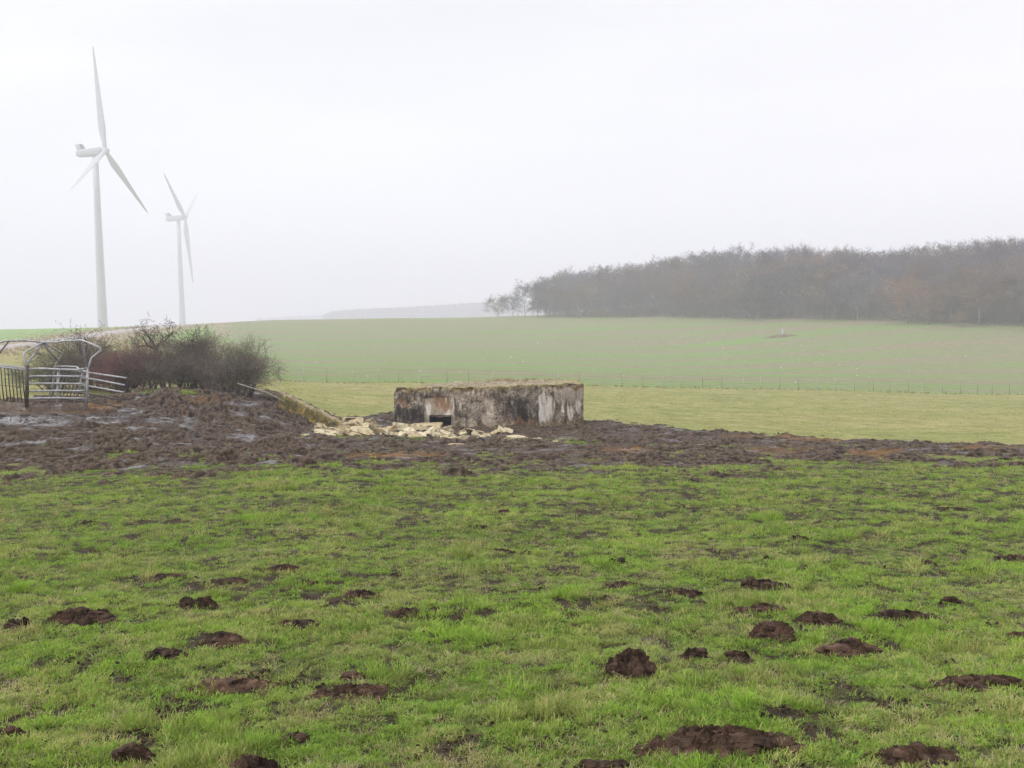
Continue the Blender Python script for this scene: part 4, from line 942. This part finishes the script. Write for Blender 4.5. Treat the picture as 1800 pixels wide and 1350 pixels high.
topy = lambda px: float(np.interp(px, [850, 880, 915, 945, 1000, 1100, 1200, 1300, 1400, 1500, 1600, 1700, 1800, 2100], [520, 516, 495, 486, 468, 464, 442, 434, 425, 430, 426, 420, 412, 405]))
HT = {P_[0].name: 17.8, P_[1].name: 18.8, P_[2].name: 16.0, P_[3].name: 17.8, P_[4].name: 15, P_[5].name: 16, P_[6].name: 15, P_[7].name: 17.8, P_[8].name: 12, P_[9].name: 13}
def ht_of(pr):
    return max((Vector(c)[2] for ch in kids[pr.name] for c in ch.bound_box))
HT = {p.name: ht_of(p) for p in P_}
def put_tree(pr, px, dd, top, label, group=G1):
    y = base_d(px) + dd; x = (px - 900) / F * y; z = float(H(x, y)); want = at(px, top, y)[2] - z
    return place(pr, x, y, max(want, 4) / HT[pr.name], rng.random() * 6.28, label, group, fat=1.15 if px < 970 else rng.uniform(.95, 1.3))
put_tree(P_[8], 879, 0, 514, 'small bare tree standing apart at the left end of the wood')
put_tree(P_[9], 926, 2, 492, 'leftmost of the taller open bare trees beside the small lone tree')
put_tree(P_[9], 948, 0, 485, 'second open bare tree from the left, arched against the sky')
put_tree(P_[8], 905, 8, 512, 'low bare tree just right of the small lone tree')
put_tree(P_[8], 964, 3, 487, 'thin bare tree where the open trees meet the dense wood')
# accents
put_tree(P_[5], 1598, -4, 470, 'orange-leaved tree low in the front of the wood at right')
put_tree(P_[5], 1634, -6, 496, 'small bright orange tree right of the taller orange-leaved tree')
put_tree(P_[6], 1318, -2, 458, 'yellow-brown leafy tree at the middle of the wood edge')
put_tree(P_[6], 1035, -1, 488, 'yellowish leafy tree near the left end of the dense wood')
put_tree(P_[5], 1478, 6, 446, 'tall tree with faint orange top at the middle right of the wood')
put_tree(P_[7], 1250, -3, 494, 'rounded russet tree low in front of the wood')
put_tree(P_[5], 1690, -7, 540, 'low reddish tree at the very foot of the wood at right')
put_tree(P_[5], 1060, -3, 535, 'low russet tree at the foot of the wood at left')
bare = [P_[0], P_[1], P_[2], P_[3], P_[4], P_[7]]
L_FRONT = 'bare grey tree in the front row of the misty wood'
L_BACK = 'bare tree crown rising behind the front row of the wood'
for row, (dd, sp_, off_) in enumerate([(1, 24, 0), (9, 24, 12), (20, 27, 6), (34, 28, 18), (50, 30, 3)]):
    px = 978 + off_ - (8 if row else 0)
    while px < 2080:
        j = rng.normal(0, 5); q = px + j; k_ = bare[rng.integers(0, 6)] if row else [P_[2], P_[4], P_[2], P_[4], P_[7], P_[0]][rng.integers(0, 6)]
        tr = topy(q) + abs(rng.normal(0, 7)) + {0: 26, 1: 13, 2: 4, 3: 1, 4: 0}[row] * (1 if q > 1050 else .5)
        if row > 1: tr = topy(q) + rng.normal(2, 4)
        if row == 0 and rng.random() < .5: tr += rng.uniform(10, 55)
        put_tree(k_, q, dd + rng.normal(0, 2.5), tr, L_FRONT if row == 0 else L_BACK)
        px += sp_ * (1 + .18 * rng.normal()) * (1 if q < 1500 else 1.15)
# undergrowth at the foot of the wood
S = []
g_ = np.random.default_rng(91)
N = 52000; px = g_.uniform(960, 2080, N); y = np.interp(px, [0, 900, 1200, 1500, 1800, 2200], [380, 352, 300, 251, 221, 190]) + g_.uniform(-2, 22, N); x = (px - 900) / F * y; z = H0(x, y)
hh = 6.5 * g_.random(N) ** .8; d = g_.normal(0, .6, (N, 3)) + [0, 0, .8]; d /= np.linalg.norm(d, axis=1)[:, None]; p0 = np.stack([x, y, z + hh * .8 - .2], 1)
p1 = p0 + d * g_.uniform(.6, 2.0, (N, 1)); o = seg_mesh('undergrowth', np.c_[p0, p1, np.full(N, .035), np.full(N, .015)], M_TWIG); tag(o, 'tangled bare undergrowth at the foot of the wood', 'undergrowth', kind='stuff')

# far wooded ridge fading in the mist
def far_wood(name, pxs, tops, dd, depth, nn, lab, seed):
    g_ = np.random.default_rng(seed); px = g_.uniform(pxs[0], pxs[-1], nn); y = dd + g_.uniform(0, depth, nn); top = np.interp(px, pxs, tops) + fbm(px, px * 0, 8, 3, 4) * 1.2
    x = (px - 900) / F * y; zt_ = np.array([at(a, b, c)[2] for a, b, c in zip(px, top, y)]); z0_ = H0(x, y); S = []
    ends = []
    for i in range(nn):
        Ht = zt_[i] - z0_[i]
        if Ht < 1: continue
        S.append((x[i], y[i], z0_[i], x[i], y[i], z0_[i] + Ht * .7, .25, .12))
        m_ = 46; hz = z0_[i] + Ht * (.15 + .85 * g_.random(m_)); rad = 3.6 * np.sqrt(np.clip(1 - ((hz - z0_[i]) / Ht - .45) ** 2 / .34, 0.02, 1)); an = g_.random(m_) * 6.283
        ex = x[i] + rad * np.cos(an) * g_.random(m_); ey = y[i] + rad * np.sin(an) * g_.random(m_)
        for a_, b_, c_ in zip(ex, ey, hz): S.append((a_, b_, c_, a_ + g_.normal(0, 1), b_ + g_.normal(0, 1), min(c_ + g_.uniform(.3, 1.4), z0_[i] + Ht), .5, .2))
    o = seg_mesh(name, S, M_TWIG); tag(o, lab, 'far wood', kind='stuff')
far_wood('far_wood', [572, 590, 640, 720, 860, 1000], [553, 547, 543, 540, 531, 528], 1400, 60, 1100, 'pale misty wood on the far ridge behind the field', 1)
far_wood('distant_wood', [455, 500, 580], [560, 557, 554], 1700, 50, 200, 'faintest sliver of woodland at the left of the far ridge', 2)

# ------------------------------------------------------------------ hedge
def make_bush(seed, px, py, d, wpx, topy_, mat, label, dens=1.0, bmat=M_HBARK, name='hedge_shrub', cat='shrub', lean=0):
    g_ = np.random.default_rng(seed); p0 = at(px, py, d); p0[2] = float(H(p0[0], p0[1])); Ht = (at(px, topy_, d)[2] - p0[2]); Wd = wpx / F * d
    root = empty(name, tuple(p0), label=label, cat=cat, group='leafless shrubs of the hedge behind the feeder')
    out = []; ends = []; ns_ = int(11 * dens)
    for i in range(ns_):
        a = g_.random() * 6.283; rr_ = g_.random() ** .6; b = np.array([math.cos(a) * rr_ * Wd * .26, math.sin(a) * rr_ * .4, -.1])
        tgt = np.array([b[0] / (Wd * .26) * Wd * .42 + g_.normal(0, Wd * .07) + lean, b[1] * 2.2 + g_.normal(0, .25), Ht * g_.uniform(.45, 1.0) * (1 - .2 * rr_ ** 2)])
        dd = tgt - b; L = np.linalg.norm(dd); dd /= L
        grow(g_, b, dd, L, g_.uniform(.030, .075), 3, out, ends, 5, .55, .02, .14)
    out = np.array(out)
    tot = max(out[:, 5].max(), .1); out[:, [2, 5]] *= Ht * .97 / tot; E = np.array(ends); E[:, 2] *= Ht * .97 / tot
    w_ = np.percentile(np.abs(out[:, 3] - lean * .5), 98); k = min(1.25, Wd * .5 / w_); out[:, [0, 3]] *= k; E[:, 0] *= k
    seg_mesh('branches', out, bmat, root, 3)
    nt = 1; E2 = E[noise(E[:, 0] * 3.2 + seed, E[:, 2] * 3.2, 3) + .4 * g_.random(len(E)) > .05]; nn_ = int(3300 * dens); E2 = E2 if len(E2) < nn_ else E2[g_.choice(len(E2), nn_, False)]
    seg_mesh('twigs', twigs(g_, E2, max(1, nt), 0.30, .0050, .25, .75), mat, root, 3); print(label[:30], len(out), len(E))
    return root
HS = [
 (1, 95, 686, 43.5, 125, 590, M_GTWIG, 'greenish shrub behind the hoops of the feeder', 1.0, 0),
 (2, 160, 690, 42.5, 130, 582, M_HTWIG, 'grey shrub under the gnarled crown at the left of the hedge', 1.3, 0),
 (3, 213, 690, 41.5, 115, 588, M_RTWIG, 'reddish-purple shrub right of the feeder', 1.2, 0),
 (4, 262, 688, 41.8, 125, 584, M_HTWIG, 'brown shrub in the middle of the hedge, left of the upright thorn', 1.3, 0),
 (5, 318, 690, 41.5, 110, 583, M_HTWIG, 'dense dark shrub in the middle of the hedge below the upright thorn', 1.0, 0),
 (6, 362, 684, 42, 110, 575, M_HTWIG, 'tall grey-green shrub right of the upright thorn', 1.0, 0),
 (7, 412, 682, 40.8, 105, 585, M_HTWIG, 'spreading shrub at the right end of the hedge above the mud bank', 1.0, .3),
 (8, 446, 676, 41.5, 66, 592, M_GTWIG, 'rightmost shrub of the hedge, fanning out over the grass', .6, .35),
]
for (s, px, py, d, w, t_, m_, lab, dn, le) in HS: make_bush(600 + s, px, py, d, w, t_, m_, lab, dn, lean=le)
# gnarled thorn trees
def thorn(seed, px, py, d, topy_, wpx, label, trunk_frac, n_l):
    g_ = np.random.default_rng(seed); p0 = at(px, py, d); p0[2] = float(H(p0[0], p0[1])); Ht = at(px, topy_, d)[2] - p0[2]; Wd = wpx / F * d
    root = empty('thorn_tree', tuple(p0), label=label, cat='thorn tree'); out = []; ends = []; tw = []
    p = np.array([0, 0, -.1]); dv = np.array([0, 0, 1.0]); st = Ht * trunk_frac / 4
    for i in range(4):
        dv = dv + g_.normal(0, .12, 3) * [1, 1, 0]; dv /= np.linalg.norm(dv); q = p + dv * st; out.append((*p, *q, .13 - .012 * i, .118 - .012 * i)); p = q
    for i in range(n_l):
        a = 6.283 * i / n_l + g_.normal(0, .3); tgt = np.array([math.cos(a) * Wd * .42 * g_.uniform(.4, 1), math.sin(a) * .6, Ht * (1 - trunk_frac) * g_.uniform(.55, .8)]); L = np.linalg.norm(tgt)
        grow(g_, p, tgt / L, L, .075, 2, out, ends, 4, .62, .03, .30)
    out = np.array(out); k = (Ht * .95) / out[:, 5].max(); out[:, [2, 5]] *= k; E = np.array(ends); E[:, 2] *= k
    seg_mesh('trunk', out, M_HBARK, root, 4); seg_mesh('crown', twigs(g_, E[g_.choice(len(E), min(len(E), 420), False)], 1, .15, .009, .15, .9), M_HBARK, root, 3)
thorn(701, 160, 690, 43.2, 558, 140, 'gnarled flat-topped thorn spreading above the left of the hedge', .52, 9)
thorn(702, 289, 690, 43.0, 548, 60, 'upright gnarled thorn poking out of the middle of the hedge', .62, 6)
thorn(703, 342, 688, 42.4, 566, 60, 'small knotted thorn at the top of the hedge right of the upright one', .6, 6)

# ------------------------------------------------------------------ wire fence
fx0 = -23.6; dirf = np.array([1, .283]); dirf /= np.linalg.norm(dirf); fb = np.array([fx0, fence_y(fx0), float(H(fx0, fence_y(fx0)))])
fen = empty('wire_fence', tuple(fb), label='long wire fence on slim posts between the pasture and the green field', cat='fence')
palei = {0, 2, 3, 4, 6, 7, 9, 12, 13, 15, 17, 20, 21, 24, 25, 28, 29}; tops_ = []
for i in range(42):
    p = np.array([fx0, fence_y(fx0)]) + dirf * (1.90 * i + rng.normal(0, .08)); z = float(H(*p)); hgt = 1.13 + rng.normal(0, .07); rad = .024 + .012 * rng.random()
    tl = rng.normal(0, .03, 2); mb = MB(); q0 = np.array([p[0], p[1], z - .2]) - fb; q1 = np.array([p[0] + tl[0], p[1] + tl[1], z + hgt]) - fb
    mb.tube([q0, (q0 + q1) / 2 + [rng.normal(0, .01), 0, 0], q1], [rad, rad * .97, rad * .9], 6); mb.build('post', M_CPOST if i in palei else M_WPOST, fen, True); tops_.append((q0 + [0, 0, .2], q1))
for h in (.25, .5, .75, 1.0):
    pts = [a + (b - a) * h * .97 for a, b in tops_]; pp = []
    for a, b in zip(pts[:-1], pts[1:]): pp += [a, (a + b) / 2 - [0, 0, .02]]
    mb = MB(); mb.tube(pp + [pts[-1]], .004, 4); mb.build('wire', M_WIRE, fen, True)

# ------------------------------------------------------------------ marker post on the field with spoil
p = ground_hit(1376, 591, 120, 260); mp = empty('marker_post', tuple(p), label='short white marker post with a cap out in the green field', cat='marker post')
k = p[1] / F; mb = MB(); mb.tube([(0, 0, -.1), (0, 0, 12.5 * k)], .16, 10); mb.build('post', M_TURB, mp, True)
mb = MB(); mb.box((-.25, -.2, 12.5 * k), (.42, .2, 14.6 * k)); mb.build('cap', M_TURB, mp, bevel=.05)
Vm, qm, rm = clod_mesh(52 * k, .40, 3.5, .2, .9, 990); p2 = ground_hit(1372, 592, 120, 260)
Vm[:, 2] += H0(Vm[:, 0] + p2[0], Vm[:, 1] + p2[1]) - p2[2] + .12 * np.clip(1 - np.hypot(Vm[:, 0] / (26 * k), Vm[:, 1] / 2.0), 0, 1)
m = NT('dry_spoil'); m.pbr(m.ramp(m.noise(2, 5), [(.3, (.14, .10, .07)), (.7, (.30, .22, .16))]), .95, .05)
o = mesh_np('spoil_heap', Vm, qm, m.m, attrs={'red': rm}, loc=tuple(p2)); tag(o, 'low brown spoil heap around the white marker post', 'soil heap')

# white flints on the field
V, q = stone_geo(np.random.default_rng(3), .30, .26, .22, 3); m = NT('white_flint'); m.pbr((.72, .70, .66), .8, .2)
st0 = mesh_np('field_stone', V, q, m.m, smooth=False); first = True
for i in range(85):
    while True:
        px, py = rng.uniform(520, 1790), rng.triangular(590, 640, 680)
        pt = ground_hit(px, py, 60, 300)
        if pt[1] > fence_y(pt[0]) + 3: break
    o = st0 if first else st0.copy()
    if not first: COL.objects.link(o)
    first = False; o.location = (pt[0], pt[1], pt[2] + .04); s = pt[1] / 150 * rng.uniform(.2, .65); o.scale = (s * 1.3, s, s * .8); o.rotation_euler = (0, 0, rng.random() * 6)
    tag(o, 'small white stone dotted on the green field beyond the fence', 'stone', 'white stones scattered over the green field')

# ------------------------------------------------------------------ wind turbines
def turbine(hub_px, hub_py, d, Rb, heading, th0, label, ti):
    hub = at(hub_px, hub_py, d)
    n = np.array([math.cos(heading), math.sin(heading), 0]); tilt = R(ti); n3 = n * math.cos(tilt) + np.array([0, 0, math.sin(tilt)])
    tw = hub - n * 4.6; gz = float(H(tw[0], tw[1])); root = empty('wind_turbine', (tw[0], tw[1], gz), label=label, cat='wind turbine', group='wind turbines on the hill')
    b = np.array([tw[0], tw[1], gz]); hh = hub[2] - gz - 1.9
    mb = MB(); mb.tube([(0, 0, -1)] + [(0, 0, hh * t) for t in (.02, .25, .5, .75, 1)], [2.35, 2.3, 2.0, 1.75, 1.5, 1.28], 32); mb.build('tower', M_TURB, root, True)
    side = np.array([-n[1], n[0], 0]); up = np.cross(n3, side); up = up if up[2] > 0 else -up
    # nacelle: superellipse sections along the axis
    V = []; K = 20; secs = [(-13.6, .3, .5), (-13.3, 1.35, 1.25), (-12.2, 1.75, 1.65), (-9, 1.85, 1.85), (-4, 1.9, 1.95), (-1.8, 1.8, 1.85), (-1.3, 1.6, 1.6)]
    hb = hub - b
    for (t, w_, h_) in secs:
        for j in range(K):
            a = 2 * math.pi * j / K; c, s = math.cos(a), math.sin(a); V.append(hb + n3 * t + side * w_ * np.sign(c) * abs(c) ** .45 + up * h_ * np.sign(s) * abs(s) ** .45)
    q = [(i * K + j, i * K + (j + 1) % K, (i + 1) * K + (j + 1) % K, (i + 1) * K + j) for i in range(len(secs) - 1) for j in range(K)]
    V += [hb + n3 * -13.7, hb + n3 * -1.2]; m_ = len(secs) * K; t_ = [(m_, (j + 1) % K, j) for j in range(K)] + [(m_ + 1, m_ - K + j, m_ - K + (j + 1) % K) for j in range(K)]
    mb = MB(); mb.add(V, q, t_); nac = mb.build('nacelle', M_TURB, root, True)
    mb = MB(); c = lambda t, s, u: hb + n3 * t + side * s + up * u
    mb.hexa([c(-12.4, -1.5, 1.6), c(-10.6, -1.5, 1.6), c(-10.6, 1.5, 1.6), c(-12.4, 1.5, 1.6), c(-13.2, -1.5, 3.9), c(-10.9, -1.5, 4.3), c(-10.9, 1.5, 4.3), c(-13.2, 1.5, 3.9)]); mb.build('cooler', M_TURB, root, bevel=.1)
    mb = MB(); mb.hexa([c(-10.85, -1.4, 1.9), c(-9.2, -1.3, 1.9), c(-9.2, 1.3, 1.9), c(-10.85, 1.4, 1.9), c(-10.85, -1.4, 4.2), c(-10.5, -1.3, 4.2), c(-10.5, 1.3, 4.2), c(-10.85, 1.4, 4.2)]); mb.build('cooler_grille', M_TDARK, root)
    mb = MB(); mb.tube([hb + n3 * t for t in (-1.25, -.9, .3, 1.2, 1.9, 2.3, 2.45)], [1.2, 1.5, 1.55, 1.35, .95, .45, .1], 20); mb.build('hub', M_TURB, root, True)
    right = -side if (side @ (hub - EYE)) < 0 else side
    # "right" on the photo for this rotor plane
    er = side if project(*(hub + side))[0] > project(*hub)[0] else -side
    for k in range(3):
        th = R(th0 + 120 * k); bd = er * math.sin(th) + up * math.cos(th); tg = er * math.cos(th) - up * math.sin(th)
        V = []; K = 12; ts = [0, .03, .08, .14, .2, .3, .42, .55, .7, .84, .94, .985, 1]; ch = [2.0, 2.0, 2.3, 3.2, 3.7, 3.3, 2.8, 2.3, 1.8, 1.3, .85, .5, .12]; tk = [2, 2, 1.8, 1.3, 1.0, .75, .55, .42, .3, .2, .13, .08, .03]
        for t, c_, k2 in zip(ts, ch, tk):
            ax = n3 * .95 + tg * (-.08 + .06 * t); ax /= np.linalg.norm(ax); ay = np.cross(bd, ax); ctr = hb + bd * (1.0 + (Rb - 1.0) * t) + n3 * .3
            for j in range(K):
                a = 2 * math.pi * j / K; V.append(ctr + ax * (math.cos(a) * c_ / 2 - (c_ - 2) * .18) + ay * math.sin(a) * k2 / 2)
        q = [(i * K + j, i * K + (j + 1) % K, (i + 1) * K + (j + 1) % K, (i + 1) * K + j) for i in range(len(ts) - 1) for j in range(K)]
        V.append(V[-1]); mb = MB(); mb.add(V, q, [(len(V) - 1, (len(ts) - 1) * K + j, (len(ts) - 1) * K + (j + 1) % K) for j in range(K)]); mb.build('blade', M_TURB, root, True)
    return root
turbine(184, 265, 484, 49.05, R(-2.41), -.64, 'nearer white wind turbine, the taller one at the far left', 4.4)
turbine(324.5, 382, 746, 48.3, R(1.88), 61.4, 'farther white wind turbine, smaller and fainter, right of the near one', 4.7)

# ------------------------------------------------------------------ haze
mb = MB(); mb.box((-2450, -2450, -40), (2450, 2450, 175)); hz = mb.build('haze', None); tag(hz, 'pale winter mist over the whole landscape', 'haze', kind='stuff')
hm = bpy.data.materials.new('mist'); hm.use_nodes = True; nt = hm.node_tree; nt.nodes.clear(); ou = nt.nodes.new('ShaderNodeOutputMaterial'); pv = nt.nodes.new('ShaderNodeVolumePrincipled')
pv.inputs['Color'].default_value = (.950, .954, 1, 1); pv.inputs['Density'].default_value = .00128; pv.inputs['Anisotropy'].default_value = 0.0
nt.links.new(pv.outputs[0], ou.inputs['Volume']); hz.data.materials.append(hm)

# ------------------------------------------------------------------ light
SUN_EL, SUN_AZ = R(58), R(248)
w = bpy.data.worlds.new('World'); sc.world = w; w.use_nodes = True; nt = w.node_tree; nt.nodes.clear()
ou = nt.nodes.new('ShaderNodeOutputWorld'); bg = nt.nodes.new('ShaderNodeBackground'); sky = nt.nodes.new('ShaderNodeTexSky'); sky.sky_type = 'NISHITA'; sky.sun_disc = False
sky.sun_elevation = SUN_EL; sky.sun_rotation = SUN_AZ; sky.air_density = 1; sky.dust_density = 1; sky.ozone_density = 1
hs = nt.nodes.new('ShaderNodeHueSaturation'); hs.inputs['Saturation'].default_value = .10
cl = nt.nodes.new('ShaderNodeMix'); cl.data_type = 'RGBA'; cl.inputs[0].default_value = .72; cl.inputs[7].default_value = (3.28, 3.25, 3.62, 1)   # even cloud deck over the clear sky
nt.links.new(sky.outputs[0], hs.inputs['Color']); nt.links.new(hs.outputs[0], cl.inputs[6]); tcw = nt.nodes.new('ShaderNodeTexCoord'); mpw = nt.nodes.new('ShaderNodeMapping'); mpw.inputs['Scale'].default_value = (1.5, 1.5, 7); nzw = nt.nodes.new('ShaderNodeTexNoise'); nzw.inputs['Scale'].default_value = 1.1; nzw.inputs['Detail'].default_value = 4
nt.links.new(tcw.outputs['Generated'], mpw.inputs[0]); nt.links.new(mpw.outputs[0], nzw.inputs['Vector']); mrw = nt.nodes.new('ShaderNodeMapRange'); mrw.inputs[1].default_value = .3; mrw.inputs[2].default_value = .7; mrw.inputs[3].default_value = .86; mrw.inputs[4].default_value = 1.06; nt.links.new(nzw.outputs['Fac'], mrw.inputs[0])
mlw = nt.nodes.new('ShaderNodeVectorMath'); mlw.operation = 'SCALE'; nt.links.new(cl.outputs[2], mlw.inputs[0]); nt.links.new(mrw.outputs[0], mlw.inputs['Scale']); nt.links.new(mlw.outputs[0], bg.inputs[0]); nt.links.new(bg.outputs[0], ou.inputs[0]); bg.inputs[1].default_value = .15
sl = bpy.data.lights.new('sun', 'SUN'); so = bpy.data.objects.new('sun', sl); COL.objects.link(so); sl.energy = 1.15; sl.angle = R(35); sl.color = (1, .995, .985)
# nishita: rotation measured clockwise from +Y
sd = Vector((math.sin(SUN_AZ) * math.cos(SUN_EL), math.cos(SUN_AZ) * math.cos(SUN_EL), math.sin(SUN_EL)))
so.rotation_euler = sd.to_track_quat('Z', 'Y').to_euler()
cy = sc.cycles; cy.volume_bounces = 4; cy.max_bounces = 8; cy.diffuse_bounces = 3; cy.transmission_bounces = 3; cy.use_denoising = DENOISE; cy.denoiser = 'OPENIMAGEDENOISE'; cy.denoising_prefilter = 'NONE'; cy.denoising_input_passes = 'RGB_ALBEDO_NORMAL'; cy.transparent_max_bounces = 4
sc.view_settings.view_transform = 'Standard'; sc.view_settings.look = 'None'; sc.view_settings.gamma = 1; sc.view_settings.exposure = 1.05
